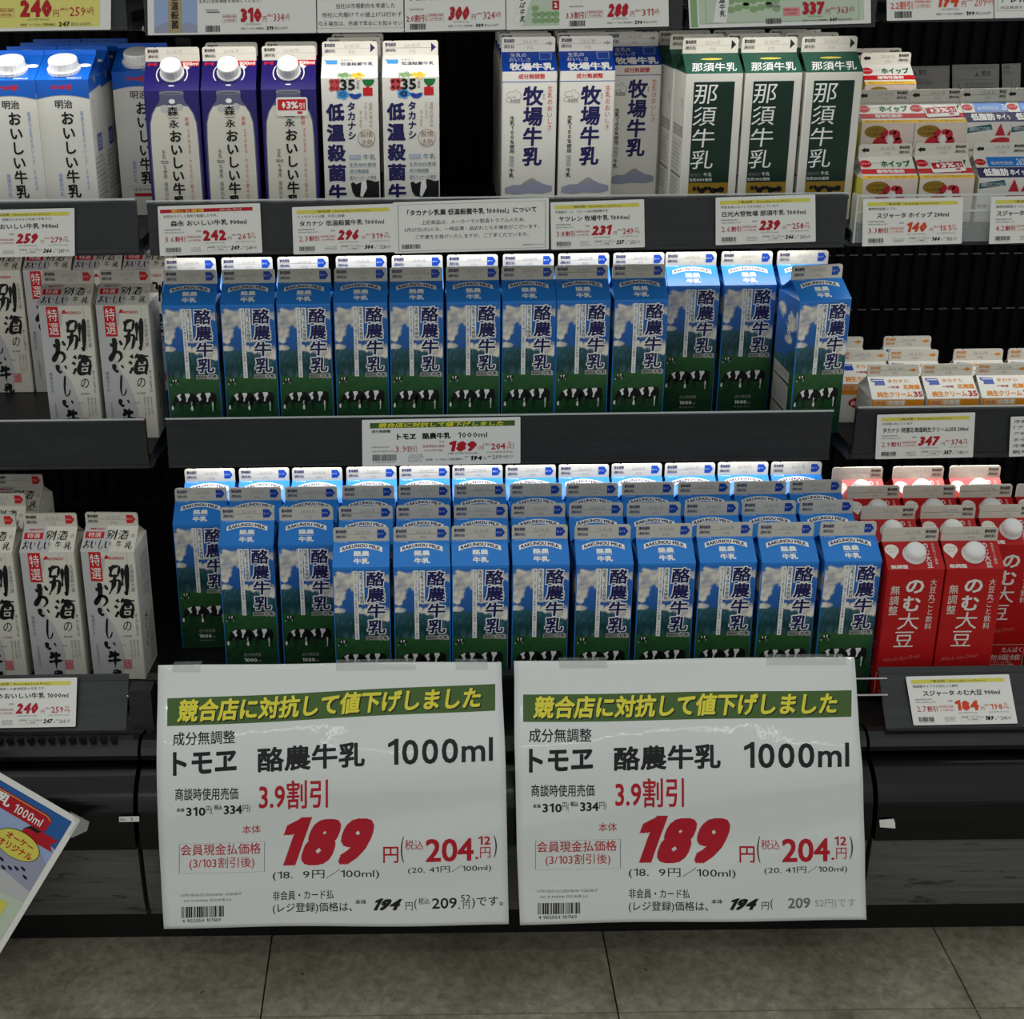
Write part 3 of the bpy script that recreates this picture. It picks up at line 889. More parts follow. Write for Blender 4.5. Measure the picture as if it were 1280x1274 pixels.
def c_pasture():
    C = Carton(72, 187, 22, 19)
    mb = MB(); hb = C.hb; q = lambda y: hb - y; A = lambda f: hb + C.L * f
    C.shell(mb, 'carton_white', 'deep_blue', side_roof='carton_cream')
    p = Pr(mb, C.front)
    p.text('生乳の', -24, A(.72), -3, A(.92), 'white_ink', 1); p.text('おいしさ', -26, A(.50), 2, A(.68), 'white_ink', 1)
    p.text('牧場牛乳', -26, A(.04), 32, A(.42), 'white_ink', 2, .045); p.frame(14, A(.58), 30, A(.94), .8, 'pale_blue', 1)
    p.text('成分無調整', -15, q(9.5), 20, q(3), 'red_ink', 1, .02)
    p.rect(-36, q(13.4), 36, q(12.5), 'deep_blue', 1)
    p.vtext('牧場牛乳', 5, q(18), q(122), 25, 'navy_ink', 1, .035, 0.05)
    p.vtext('生乳のおいしさ', 27, q(18), q(76), 7, 'red_ink', 1, .0); p.vtext('まき', 19, q(28), q(36), 3, 'navy_ink', 1)
    p.vtext('生乳100%使用', -22, q(56), q(105), 6.5, 'black_ink', 1, .02)
    p.frame(-25, q(122), -19.5, q(108), .5, 'grey_ink', 1); p.vtext('種類別', -22.2, q(109), q(121), 3.4, 'grey_ink', 1)
    p.vtext('牛乳', -22.2, q(124), q(137), 6.5, 'black_ink', 1, .02)
    for x, y, rx, ry in ((-24, 29, 6, 4), (-15, 31, 5, 5), (-27, 36, 4, 3), (-18, 26, 3, 3)):
        p.ell(x, q(y), rx, ry, 'pale_ink', 1); p.ell(x, q(y), rx - .8, ry - .8, 'carton_white', 2)
    p.text('牧場直送', -25, q(40), -12, q(35), 'grey_ink', 3)
    p.poly([(-31, q(157.0)), (-31, q(150.0)), (-20, q(146.0)), (-10, q(146.0)), (0, q(139.0)), (6, q(137.0)), (12, q(141.0)), (20, q(145.0)), (32, q(148.0)), (32, q(155.0)), (20, q(158.0)), (0, q(157.0)), (-16, q(159.0))], 'mountain_wash', 1)
    p.poly([(-6, q(143.0)), (4, q(137.2)), (12, q(141.0)), (4, q(142.0)), (0, q(145.0))], 'pale_ink', 2)
    for mp in (C.left, C.right):
        s = Pr(mb, mp); s.small(-30, q(182), 28, q(14), 30, 'grey_ink', 6)
    return {'body': mb.build('body'), 'top_seal': C.fin('carton_white', '賞味期限', 'thin', acol='pale_ink', date='26.6.10')}


def c_nasu():
    C = Carton(72.4, 187, 22, 19)
    mb = MB(); hb = C.hb; q = lambda y: hb - y; A = lambda f: hb + C.L * f
    C.shell(mb, 'carton_white', 'roof_green')
    p = Pr(mb, C.front)
    p.rect(-26, q(187), 26, q(10), 'green_panel', 0)
    for i, ch in enumerate('那須牛乳'):
        p.text(ch, -25.5, q(37 + i * 27.2), 5.5, q(13.5 + i * 27.2), 'white_ink', 1, -.004, .08)
    p.text('種類別', -25, q(128.5), -9, q(124), 'grey_ink', 1); p.text('牛乳', -7, q(128.5), 4, q(123.5), 'white_ink', 1)
    p.text('生乳100%使用', -25, q(134.5), 4, q(130.5), 'white_ink', 1, .01)
    p.rect(-26, q(187), 26, q(136.5), 'gold_ink', 1)
    rr = random.Random(4)
    for i in range(8):
        p.ell(-18 + i * 5, q(145 + rr.uniform(-2, 2)), rr.uniform(2, 5), rr.uniform(2, 4), 'black_ink', 2)
    p.text('那須牛乳', -29, A(.10), 31, A(.52), 'white_ink', 1, .01, .15)
    p.ell(0, A(.70), 14, 2.2, 'header_yellow', 1)
    for mp in (C.left, C.right):
        s = Pr(mb, mp)
        s.ell(18, q(38), 3.6, 6, 'grey_ink', 1); s.ell(18, q(39), 2.2, 3.8, 'carton_white', 2); s.poly([(17, q(33)), (19, q(33)), (18, q(26))], 'grey_ink', 1)
        s.rect(-30, q(80), 30, q(66), 'pale_ink', 1); s.small(-28, q(79), 28, q(67), 2, 'carton_white', 1)
        s.small(-30, q(125), 28, q(84), 8, 'grey_ink', 8); s.rect(-30, q(131), 30, q(128), 'grey_ink', 1); s.small(-30, q(160), 28, q(134), 5, 'grey_ink', 9)
        s.frame(6, q(185), 30, q(164), .7, 'grey_ink', 1); s.small(8, q(183), 28, q(166), 5, 'pale_ink', 2)
    return {'body': mb.build('body'), 'top_seal': C.fin('carton_cream', '賞味期限', 'tri', tcol='black_ink', acol='black_ink', date='26.06.07')}


def c_soy():
    C = Carton(72.4, 180, 24, 18)
    mb = MB(); hb = C.hb; q = lambda y: hb - y; A = lambda f: hb + C.L * f
    C.shell(mb, 'red_panel', 'red_panel')
    p = Pr(mb, C.front)
    p.text('の', -11, q(33), 12, q(14), 'carton_white', 1, .025); p.text('む', -12, q(58), 10, q(37), 'carton_white', 1, .025)
    p.text('大', -16, q(84), 11, q(60), 'carton_white', 1, .0); p.text('豆', -18, q(109), 7, q(87), 'carton_white', 1, .0)
    p.vtext('無調整', -24, q(21), q(64), 12, 'carton_white', 1, -.005)
    p.vtext('大豆丸ごと飲料', 23.5, q(13), q(85), 8.5, 'carton_white', 1, -.01)
    p.text('Whole Soy Drink', -31, q(130), 20, q(123), 'script_red', 1, -.02, .5, fn2=lambda x, y: (x, y + 0.12 * (x + 10)))
    p.frame(-36, q(179), 36, q(146), .5, 'peach', 1)
    p.text('たんぱく', 6, q(158), 33, q(150), 'peach', 1, .01); p.text('食物繊維', -30, q(170), 33, q(161), 'peach', 1); p.small(-30, q(178), 33, q(171), 2, 'peach', 3)
    # roof
    p.poly([(-26 + 9 * math.cos(math.radians(a)), A(.70) + 8.5 * math.sin(math.radians(a))) for a in range(-30, 211, 20)] + [(-26, A(.70) - 14)], 'carton_white', 1)
    p.text('スジャータ', -33, A(.70), -19.5, A(.78), 'red_ink', 2); p.text('めいらく', -30, A(.60), -22, A(.65), 'red_ink', 2)
    p.text('無調整', -32, A(.03), -10, A(.17), 'carton_white', 1, .03)
    p.vtext('のむ大豆', 18, A(.95), A(.03), 7.5, 'carton_white', 1, .015); p.vtext('大豆丸ごと飲料', 27.5, A(.93), A(.15), 3.8, 'peach', 1)
    for mp in (C.left, C.right):
        s = Pr(mb, mp); s.vtext('のむ大豆', 10, q(14), q(70), 14, 'carton_white', 1, .01); s.small(-28, q(170), 28, q(100), 10, 'peach', 3)
    parts = {'body': mb.build('body'), 'top_seal': C.fin('fin_grey', '賞味期限', None, tcol='black_ink', date='26.9.10', ahead=-1)}
    parts['cap'] = cap(Vector(C.front(1, A(.52), 1)), (0, C.ny, C.nz), 0.0132, 0.015, dome=True)
    return parts


def c_meiji():
    """slanted roof carton with a wide round cap"""
    w, d, hb, rise = 67.0, 67.0, 190.0, 26.0
    mb = MB(); e = w / 2; q = lambda y: hb - y
    P = lambda x, y, z: (x * MMU, y * MMU, z * MMU)
    z1 = hb + rise; yb = d / 2 - 6
    mb.face([P(-e, -e, .3), P(e, -e, .3), P(e, -e, hb), P(-e, -e, hb)], 'carton_white')
    for s in (-1, 1):
        mb.face([P(s * e, -e, .3), P(s * e, e, .3), P(s * e, e, hb), P(s * e, -e, hb)], 'carton_white')
        mb.face([P(s * e, -e, hb), P(s * e, e, hb), P(s * (e - 5), yb, hb + 10)], 'meiji_blue')
        mb.face([P(s * e, -e, hb), P(s * (e - 5), yb, hb + 10), P(s * e, yb - 4, z1)], 'deep_blue')
        mb.face([P(s * e, e, hb), P(s * (e - 5), yb, hb + 10), P(s * e, yb, z1)], 'deep_blue')
    mb.face([P(-e, -e, hb), P(e, -e, hb), P(e, yb - 4, z1), P(-e, yb - 4, z1)], 'meiji_blue')
    mb.face([P(-e, e, .3), P(e, e, .3), P(e, e, hb), P(-e, e, hb)], 'carton_white')
    mb.face([P(-e, e, hb), P(e, e, hb), P(e, yb, z1), P(-e, yb, z1)], 'meiji_blue')
    mb.face([P(-e, -e, .3), P(e, -e, .3), P(e, e, .3), P(-e, e, .3)], 'carton_white')
    rl = math.hypot(rise, yb - 4 + e)
    fm = lambda u, v, k: P(u, -e - .12 * k, v) if v <= hb + 1e-6 else P(u, -e + (v - hb) / rl * (yb - 4 + e) - .05 * k, hb + (v - hb) / rl * rise + .12 * k)
    p = Pr(mb, fm)
    n = 12
    arc = [(-e + w * i / n, q(25 - 6.5 * math.cos((i / n - .5) * 2.6))) for i in range(n + 1)]
    p.poly([(-e, hb)] + [(a, b - .8) for a, b in arc] + [(e, hb)], 'pale_blue', 0)
    p.poly([(-e, hb)] + arc + [(e, hb)], 'meiji_blue', 1)
    p.text('meiji', -14, q(13.5), 12, q(5.5), 'red_ink', 2, .035)
    p.text('明治', -11, q(35), 11, q(24.5), 'black_ink', 1, .015)
    p.vtext('おいしい牛乳', 3, q(38), q(148), 16.5, 'black_ink', 1, .032)
    p.vtext('新鮮な生乳のおいしさ、そのまま', 22, q(38), q(138), 3.8, 'pale_blue', 1, .02)
    p.vtext('種類別牛乳', -13, q(116), q(146), 5, 'pale_blue', 1, .02)
    p.text('生乳100%使用', -16, q(156.5), 20, q(152.5), 'black_ink', 1)
    p.rect(-24, q(150.5), 28, q(150), 'pale_ink', 1); p.rect(-16, q(164), 22, q(159.5), 'red_ink', 1)
    p.text('900ml', 6, hb + 2, 24, hb + 5.5, 'white_ink', 1)
    p.ell(24, hb + rl * .55, 8, 4.5, 'white_ink', 1)
    for sx, mp in ((1, lambda u, v, k: P(e + .12 * k, u, v)), (-1, lambda u, v, k: P(-e - .12 * k, -u, v))):
        s = Pr(mb, mp)
        s.poly([(-e, hb), (e, hb), (e, q(12)), (-e, q(17))], 'meiji_blue', 0)
        s.vtext('おいしい牛乳', -18, q(24), q(60), 6, 'grey_ink', 1); s.small(-30, q(180), 30, q(96), 14, 'grey_ink', 2)
        s.rect(-12, q(92), 14, q(70), 'deep_blue', 1); s.text('生乳', -9, q(88), 11, q(74), 'white_ink', 2); s.ell(0, hb - 2, 4, 5, 'pale_ink', 2)
    fn = MB()
    fn.box(-e * MMU, e * MMU, (yb - 4) * MMU, (yb - 1) * MMU, (z1 - 3) * MMU, (z1 + 6) * MMU, 'meiji_blue')
    c = MB()
    ax = Vector((0, -rise, yb - 4 + e)).normalized().lerp(Vector((0, 0, 1)), .3)
    c.lathe(fm(-1, hb + rl * .42, 1), ax, [(.0215, -.002), (.0215, .002), (.0186, .0025), (.0186, .012), (.0176, .0138), (.0125, .014)], 'cap_white', 44, True)
    return {'body': mb.build('body'), 'top_seal': fn.build('top_seal'), 'cap': c.build('cap')}


def c_cream():
    C = Carton(70, 57, 22, 16)
    mb = MB(); hb = C.hb; q = lambda y: hb - y; A = lambda f: hb + C.L * f
    C.shell(mb, 'carton_white', 'carton_white')
    p = Pr(mb, C.front)
    p.rect(-35, q(16), 35, q(1), 'orange_ink', 0); p.rect(-32, q(9), 10, q(1.5), 'pale_orange', 1)
    p.text('北海道', -14, q(8.6), 9, q(1.8), 'white_ink', 2, .03); p.text('特選', -30, q(8), -17, q(3), 'orange_red_ink', 2)
    p.ell(0, q(28), 22, 9, 'crimson', 1, 24); p.text('純生クリーム', -18, q(32), 18, q(25), 'white_ink', 2, .02)
    p.poly([(-31, A(.90)), (-26, A(.88)), (-14, A(.87)), (-13, A(.60)), (-28, A(.60)), (-26, A(.70)), (-31, A(.80))], 'deep_blue', 1)
    p.rect(-29, A(.80), -15, A(.83), 'white_ink', 2)
    p.text('タカナシ', -9, A(.70), 20, A(.86), 'orange_ink', 1, .02)
    p.text('特選', -6, A(.46), 5, A(.56), 'crimson', 1, .01); p.rect(-10, A(.5), -7, A(.53), 'crimson', 1); p.text('北海道', 10, A(.42), 33, A(.62), 'orange_ink', 1, .05)
    p.text('純生クリーム', -27, A(.08), 20, A(.32), 'orange_ink', 1, .04); p.text('35', 22, A(.08), 34, A(.32), 'crimson', 1, .04)
    for mp in (C.left, C.right):
        s = Pr(mb, mp); s.small(-32, q(52), 30, q(2), 10, 'grey_ink', 6)
    return {'body': mb.build('body'), 'top_seal': C.fin('carton_cream', '賞味期限', 'thin', tcol='orange_ink', acol='orange_ink', date='26.6.04')}


def c_whip(sticker=False):
    C = Carton(70, 57, 23, 16)
    mb = MB(); hb = C.hb; q = lambda y: hb - y; A = lambda f: hb + C.L * f
    C.shell(mb, 'carton_white', 'carton_white', 'header_yellow')
    p = Pr(mb, C.front)
    p.rect(-35, A(0), 35, A(.14), 'yellow_ink', 1); p.text('泡立てかんたん・すぐ使えるホイップ', -30, A(.03), 30, A(.12), 'brown_ink', 2)
    p.rect(-35, A(.22), 35, A(.44), 'red_ink', 1); p.text('植物性脂肪', -16, A(.25), 20, A(.41), 'white_ink', 2, .03)
    p.text('ホイップ', -8, A(.52), 30, A(.82), 'green_ink', 1, .05); p.ell(-28, A(.68), 8, 7, 'red_ink', 1); p.text('スジャータ', -34, A(.62), -22, A(.74), 'white_ink', 2)
    p.text('スジャータ', -19, A(.66), -10, A(.74), 'green_ink', 1)
    p.rect(-35, q(56), 35, q(1), 'peach', 0)
    p.ell(-16, q(11), 15, 8, 'gold_ink', 1); p.text('シンプルなおいしさ', -28, q(10), -4, q(6), 'black_ink', 2); p.text('チョイ使い便利', -26, q(16), -6, q(12), 'black_ink', 2)
    for x, y, r, t in ((-10, 24, 9, 20), (-4, 14, 6, 60), (2, 30, 8, -20), (12, 16, 7, 100), (14, 26, 8, 70), (6, 12, 5, 10)):
        p.ell(x, q(y), r, r * .7, 'strawberry', 2, 12, rot=t)
    p.ell(4, q(22), 4, 6, 'white_ink', 3); p.ell(0, q(36), 14, 4, 'white_ink', 1)
    p.text('要冷蔵', -33, q(38), -22, q(34), 'black_ink', 2)
    parts = {'body': mb.build('body'), 'top_seal': C.fin('carton_cream', '賞味期限', 'thin', tcol='black_ink', acol='black_ink', date='26.8.10', ahead=-1)}
    if sticker:
        parts['discount_sticker'] = sticker_mesh(C, 4, A(.50), 44, 21, 4)
    return parts


def c_lowfat():
    C = Carton(70, 57, 23, 16)
    mb = MB(); hb = C.hb; q = lambda y: hb - y; A = lambda f: hb + C.L * f
    C.shell(mb, 'carton_white', 'carton_white')
    p = Pr(mb, C.front)
    p.rect(-19, A(.48), 35, A(.92), 'blue_panel', 1); p.rect(-35, A(0), 35, A(.45), 'navy_ink', 1)
    p.text('植物性脂肪', -15, A(.56), 14, A(.72), 'white_ink', 2); p.text('26%', 17, A(.54), 33, A(.84), 'white_ink', 2, .01, .2)
    p.ell(-28, A(.70), 7, 6, 'red_ink', 1); p.text('スジャータ', -33, A(.65), -23, A(.75), 'white_ink', 2)
    p.text('低脂肪', -28, A(.06), 4, A(.40), 'white_ink', 2, .05); p.text('ホイップ', 6, A(.08), 34, A(.36), 'white_ink', 2, .05)
    p.poly([(-34, q(14)), (0, q(10)), (-3, q(3)), (-34, q(7))], 'teal_ink', 1); p.text('低脂肪なのにコクがある', -32, q(11.5), -3, q(6), 'white_ink', 2)
    p.poly([(4, q(18)), (10, q(2)), (18, q(18))], 'strawberry', 1); p.poly([(20, q(18)), (28, q(2)), (33, q(18))], 'strawberry', 1); p.ell(14, q(28), 16, 8, 'strawberry', 1)
    p.text('要冷蔵', -33, q(38), -22, q(34), 'black_ink', 2)
    return {'body': mb.build('body'), 'top_seal': C.fin('carton_cream', '賞味期限', 'thin', tcol='black_ink', acol='black_ink', date='26.8.12', ahead=-1)}


MAKERS = dict(blue=c_blue, bets=c_betsukai, purple=c_purple, purple_s=lambda: c_purple(True), d35=c_35, pasture=c_pasture, nasu=c_nasu, soy=c_soy, meiji=c_meiji,
              cream=c_cream, whip=c_whip, whip_s=lambda: c_whip(True), lowfat=c_lowfat)
NAMES = dict(cream='cream_carton', whip='cream_carton', whip_s='cream_carton', lowfat='cream_carton', soy='soy_drink_carton')
CATS = dict(cream='cream carton', whip='cream carton', whip_s='cream carton', lowfat='cream carton', soy='drink carton')
PROTO = {}


def carton(kind, X, Y, Z, label, group, rz=0.0, rx=0.0):
    name = NAMES.get(kind, 'milk_carton')
    if kind not in PROTO:
        meshes = MAKERS[kind]()
        e = empty(name, (X, Y, Z), rz, rx)
        for n, me in meshes.items():
            link(n, me, e)
        PROTO[kind] = e
    else:
        src = PROTO[kind]
        e = src.copy(); COL.objects.link(e)
        e.location = (X, Y, Z); e.rotation_euler = (rx, 0, rz)
        for ch in list(src.children):
            c = ch.copy(); COL.objects.link(c); c.parent = e
    return tag(e, label, CATS.get(kind, 'milk carton'), group)


ORD = ['first', 'second', 'third', 'fourth', 'fifth', 'sixth', 'seventh', 'eighth', 'ninth', 'tenth', 'eleventh', 'twelfth', 'thirteenth']


def jit(a):
    return random.uniform(-a, a)


# ================================================================== the setting: floor
TS = 0.449
fl = MB(); fl.box(-1.7, 2.0, -1.2, 2.45, -0.03, -0.006, 'joint_dark')
floor = link('floor', fl.build('floor'), kind='structure')
tm = MB()
h = TS / 2 - 0.0009
out = [(-h, -h), (h, -h), (h, h), (-h, h)]
tm.prism(out, lambda x, y: (x, y, -0.006), lambda x, y: (x * .999, y * .999, 0), 'floor_tile')
tile_mesh = tm.build('floor_tile')
for i in range(-3, 4):
    for j in range(-3, 3):
        t = link('floor_tile', tile_mesh, floor)
        t.location = (-0.207 + TS * (i + .5), 1.442 + TS * (j + .5), 0.0)
        t.rotation_euler = (0, 0, random.choice((0, 1, 2, 3)) * math.pi / 2)

# ================================================================== the refrigerated case
case = empty('display_case', (0.1, 1.62, 0))
case_off = Vector((-0.1, -1.62, 0))


def cp(name, mb, sm=False, parent=None):
    me = mb.build(name, sm)
    o = link(name, me, parent or case)
    if parent is None:
        o.location = case_off
    return o


def extrude_x(mb, prof, x0, x1, mt):
    n = len(prof)
    for i in range(n - 1):
        a, b = prof[i], prof[i + 1]
        mb.face([(x0, *a), (x1, *a), (x1, *b), (x0, *b)], mt)
    mb.face([(x0, *p) for p in prof], mt)
    mb.face([(x1, *p) for p in reversed(prof)], mt)


XL, XA, XB, XR = -1.05, -0.352, 0.560, 1.20
bays = [(XL, XA - .004), (XA, XB - .004), (XB, XR)]
for x0, x1 in bays:
    g = MB(); extrude_x(g, [(1.66, .318), (1.600, .318), (1.585, .3245), (1.572, .3245), (1.562, .319), (1.557, .311), (1.560, .303), (1.568, .298), (1.66, .298)], x0, x1, 'bumper_rail')
    cp('handrail', g)
    g = MB(); pr = [(1.66, .298), (1.562, .298)] + [(1.562 - .055 * math.sin(t), .298 - .050 * (1 - math.cos(t))) for t in [math.pi / 2 * i / 18 for i in range(1, 19)]] + [(1.505, .235), (1.505, .22), (1.506, .207), (1.66, .207)]
    extrude_x(g, pr, x0 + .001, x1 - .001, 'bumper_black')
    cp('bumper', g, True)
    g = MB(); extrude_x(g, [(1.66, .2065), (1.512, .2065), (1.514, .18), (1.515, .15), (1.519, .12), (1.527, .094), (1.535, .090), (1.66, .090)], x0 + .001, x1 - .001, 'kick_grey')
    cp('kick_panel', g)
g = MB(); g.box(XL, XR, 1.60, 2.4, .0, .0895, 'case_black'); cp('plinth', g)
g = MB(); g.box(XL, XR, 1.665, 2.4, .0895, .3295, 'case_black'); cp('deck', g)
g = MB(); g.box(XL, XR, 2.36, 2.42, .33, 1.75, 'back_black')
cp('back_panel', g)
g = MB()
for i in range(90):
    x = XL + .02 + i * .025
    g.box(x, x + .004, 2.352, 2.3595, .34, 1.7, 'rib_black')
o = cp('back_rib', g); o['kind'] = 'stuff'
g = MB()
for z, n in ((.668, 30), (.760, 30)):
    for i in range(n):
        x = .60 + i * .0225
        g.box(x, x + .014, 2.348, 2.3515, z, z + .0022, 'slot_grey')
o = cp('back_slot', g); o['kind'] = 'stuff'
for x in (XA - .002, XB - .002):
    g = MB(); g.box(x - .012, x + .012, 2.325, 2.351, .33, 1.75, 'case_dark'); cp('upright', g)
# price rails of the lowest deck
def slope_rail(name, x0, x1, top, bot, th=.004):
    """leaning strip from top (Y,Z) to bot (Y,Z)"""
    g = MB()
    extrude_x(g, [top, bot, (bot[0] + th, bot[1]), (top[0] + th, top[1] + .002)], x0, x1, 'rail_plastic')
    extrude_x(g, [(top[0] - .002, top[1] + .001), (top[0] - .004, top[1] - .003), (top[0], top[1] - .003)], x0, x1, 'rail_plastic')
    extrude_x(g, [(bot[0] - .003, bot[1] + .003), (bot[0] - .003, bot[1] - .001), (bot[0] + .002, bot[1] - .001)], x0, x1, 'rail_plastic')
    return cp(name, g)


slope_rail('price_rail', XL, -.372, (1.622, .388), (1.578, .334))
slope_rail('price_rail', .582, XR, (1.622, .384), (1.570, .328))
g = MB(); g.box(-.350, .556, 1.622, 1.630, .330, .384, 'case_black'); g.box(-.350, .556, 1.616, 1.634, .380, .386, 'case_dark'); cp('deck_lip', g)
g = MB(); g.box(-.366, -.338, 1.588, 1.612, .330, .386, 'rail_plastic'); g.box(-.366, -.338, 1.584, 1.588, .336, .388, 'rail_plastic'); cp('end_cap', g)
g = MB(); g.tube([(.545, 1.60, .384), (.586, 1.60, .384)], .0015, 'steel_wire'); g.tube([(.545, 1.59, .366), (.586, 1.59, .366)], .0015, 'steel_wire'); cp('wire_end', g)
g = MB(); g.tube([(-.372 + .012 * math.sin(t), 1.60, .372 - .016 * (1 - math.cos(t))) for t in [math.pi * i / 8 for i in range(9)]], .0014, 'steel_wire', 6); cp('wire_hook', g)
g = MB()
for i in range(52):
    x = XL + .01 + i * .013
    if x < -.38:
        g.box(x, x + .0075, 1.566, 1.572, .3255, .331, 'case_black')
o = cp('rail_teeth', g); o['kind'] = 'stuff'
tag(case, 'black open refrigerated dairy case with a grey kick panel, filling the picture', 'display case')


def shelf(x0, x1, z, yf, ztop, zbot, ls, label, guard=False, rail='rail_plastic'):
    e = empty('case_shelf', ((x0 + x1) / 2, yf, z))
    off = Vector((-(x0 + x1) / 2, -yf, -z))
    def pt(n, g, par=e):
        o = link(n, g.build(n), par); o.location = off if par is e else (0, 0, 0); return o
    g = MB(); g.box(x0, x1, yf + .010, 2.33, z - .012, z - .0005, 'case_black'); g.box(x0, x1, yf + .012, yf + .03, z - .022, z - .012, 'case_dark'); pt('shelf_board', g)
    if guard:
        g = MB(); g.box(x0 + .004, x1, yf, yf + .003, zbot, ztop, 'clear_plastic'); g.box(x0 + .004, x1, yf - .001, yf + .004, ztop - .002, ztop, 'clear_edge')
        g.box(x0 + .004, x1, yf - .001, yf + .004, ztop - .022, ztop - .0205, 'clear_edge'); g.box(x0 + .002, x0 + .004, yf - .001, yf + .02, zbot, ztop, 'clear_edge'); pt('clear_guard', g)
        g = MB(); g.box(x0, x1, yf + .004, yf + .010, zbot - .004, z - .002, 'case_dark'); pt('price_rail', g)
    else:
        g = MB(); g.box(x0 + .003, x1 - .003, yf, yf + .009, zbot, ztop - .004, rail)
        g.box(x0 + .003, x1 - .003, yf - .0025, yf, zbot, zbot + .005, rail); g.box(x0 + .003, x1 - .003, yf - .0025, yf, ztop - .008, ztop - .004, 'rail_plastic'); rl_ = pt('price_rail', g)
        g = MB(); g.box(x0 + .003, x1 - .003, yf - .004, yf - .0028, zbot + .004, ztop, 'rail_cover'); g.box(x0 + .003, x1 - .003, yf - .004, yf - .002, ztop - .0015, ztop + .0005, 'clear_edge'); pt('clear_guard', g)
    for s in (x0 + .001, x1 - .005):
        g = MB(); extrude_x(g, [(yf + .03, z - .013), (2.33, z - .013), (2.33, z - .06), (2.28, z - .06), (yf + .03, z - .022)], s, s + .004, 'case_dark'); pt('shelf_bracket', g)
    for (a, b, y, zz) in ls:
        a, b = max(a, x0 + .006), min(b, x1 - .006)
        g = MB(); g.box(a, b, y - .012, y + .012, zz + .004, zz + .018, 'case_dark'); hs = pt('light_housing', g)
        g = MB(); g.tube([(a + .01, y, zz + .004), (b - .01, y, zz + .004)], .004, 'tube_glow'); pt('light_tube', g)
    return tag(e, label, 'shelf', 'shelves of the dairy case')


YF = 1.82
shelf(XA + .012, XB - .014, .905, YF, .954, .885, [STRIPS[1]], 'middle shelf of the top tier with price tags for three kinds of milk')
shelf(XA + .014, XB - .006, .615, YF, .668, .598, [STRIPS[2]], 'wide black shelf under the upper rows of blue cow-picture cartons')
shelf(XL, XA + .004, .905, YF, .957, .889, [STRIPS[7]], 'left shelf carrying the blue and white capped milk cartons')
shelf(XL, XA - .008, .615, YF, .668, .598, [], 'left shelf carrying two front white cartons with brush lettering, scuffed front rail')
shelf(XB - .008, XR, .905, YF, .950, .890, [STRIPS[5]], 'right shelf with clear guard below the whipping cream cartons', guard=True)
shelf(XB + .02, XR, .615, YF, .672, .600, [STRIPS[6]], 'right shelf carrying the short orange and white cream cartons')
YU = 1.78
shelf(XL, XA + .02, 1.180, YU, 1.245, 1.160, [STRIPS[3]], 'highest shelf at the left, cut by the picture edge, yellow price card')
shelf(XA + .035, .318, 1.175, YU, 1.245, 1.153, [(XA + .04, .313, STRIPS[0][2], STRIPS[0][3])], 'highest shelf in the middle with a long strip of paper cards')
shelf(.322, .545, 1.175, YU, 1.245, 1.153, [(.328, .54, STRIPS[0][2], STRIPS[0][3])], 'highest narrow shelf with a green price card, cut by the picture edge')
shelf(.556, XR, 1.180, YU, 1.245, 1.158, [STRIPS[4]], 'highest shelf at the right, cut by the picture edge, price tag and notice')


# ================================================================== price tags and papers
def quad(c, th=.0004):
    """c: corners tl,tr,br,bl in world; returns local map of a unit box, its origin and thickness normal"""
    tl, tr, br, bl = [Vector(x) for x in c]
    n = (tr - tl).cross(bl - tl).normalized()
    if n.y > 0:
        n = -n
    o = (bl + br) / 2
    def mp(u, v, k):
        a = bl.lerp(br, u); b = tl.lerp(tr, u)
        return a.lerp(b, v) + n * (th + .00013 * k) - o
    return mp, o, n


def card(name, c, W, H, fn, label, cat, group=None, paper='tag_paper', res=1, clip=True):
    mp, o, n = quad(c)
    e = empty(name, o)
    mb = MB()
    m2 = lambda u, v, k: mp(u / W, v / H, k)
    m0 = lambda x, y: m2(x, y, -3); m1 = lambda x, y: m2(x, y, 0)
    rc = min(W, H) * .012
    mb.prism([(rc, 0), (W - rc, 0), (W, rc), (W, H - rc), (W - rc, H), (rc, H), (0, H - rc), (0, rc)], m0, m1, paper)
    link('paper', mb.build('paper'), e)
    pb = MB(); p = Pr(pb, m2, 1, res); fn(p, W, H)
    link('print', pb.build('print'), e)
    return tag(e, label, cat, group)


def corners(px, Y, lean=0.0):
    """px: four photo places tl,tr,br,bl; Y depth at the top, Y - lean at the bottom"""
    r = []
    for i, (x, y) in enumerate(px):
        r.append(at(x, y, Y if i < 2 else Y - lean))
    return r


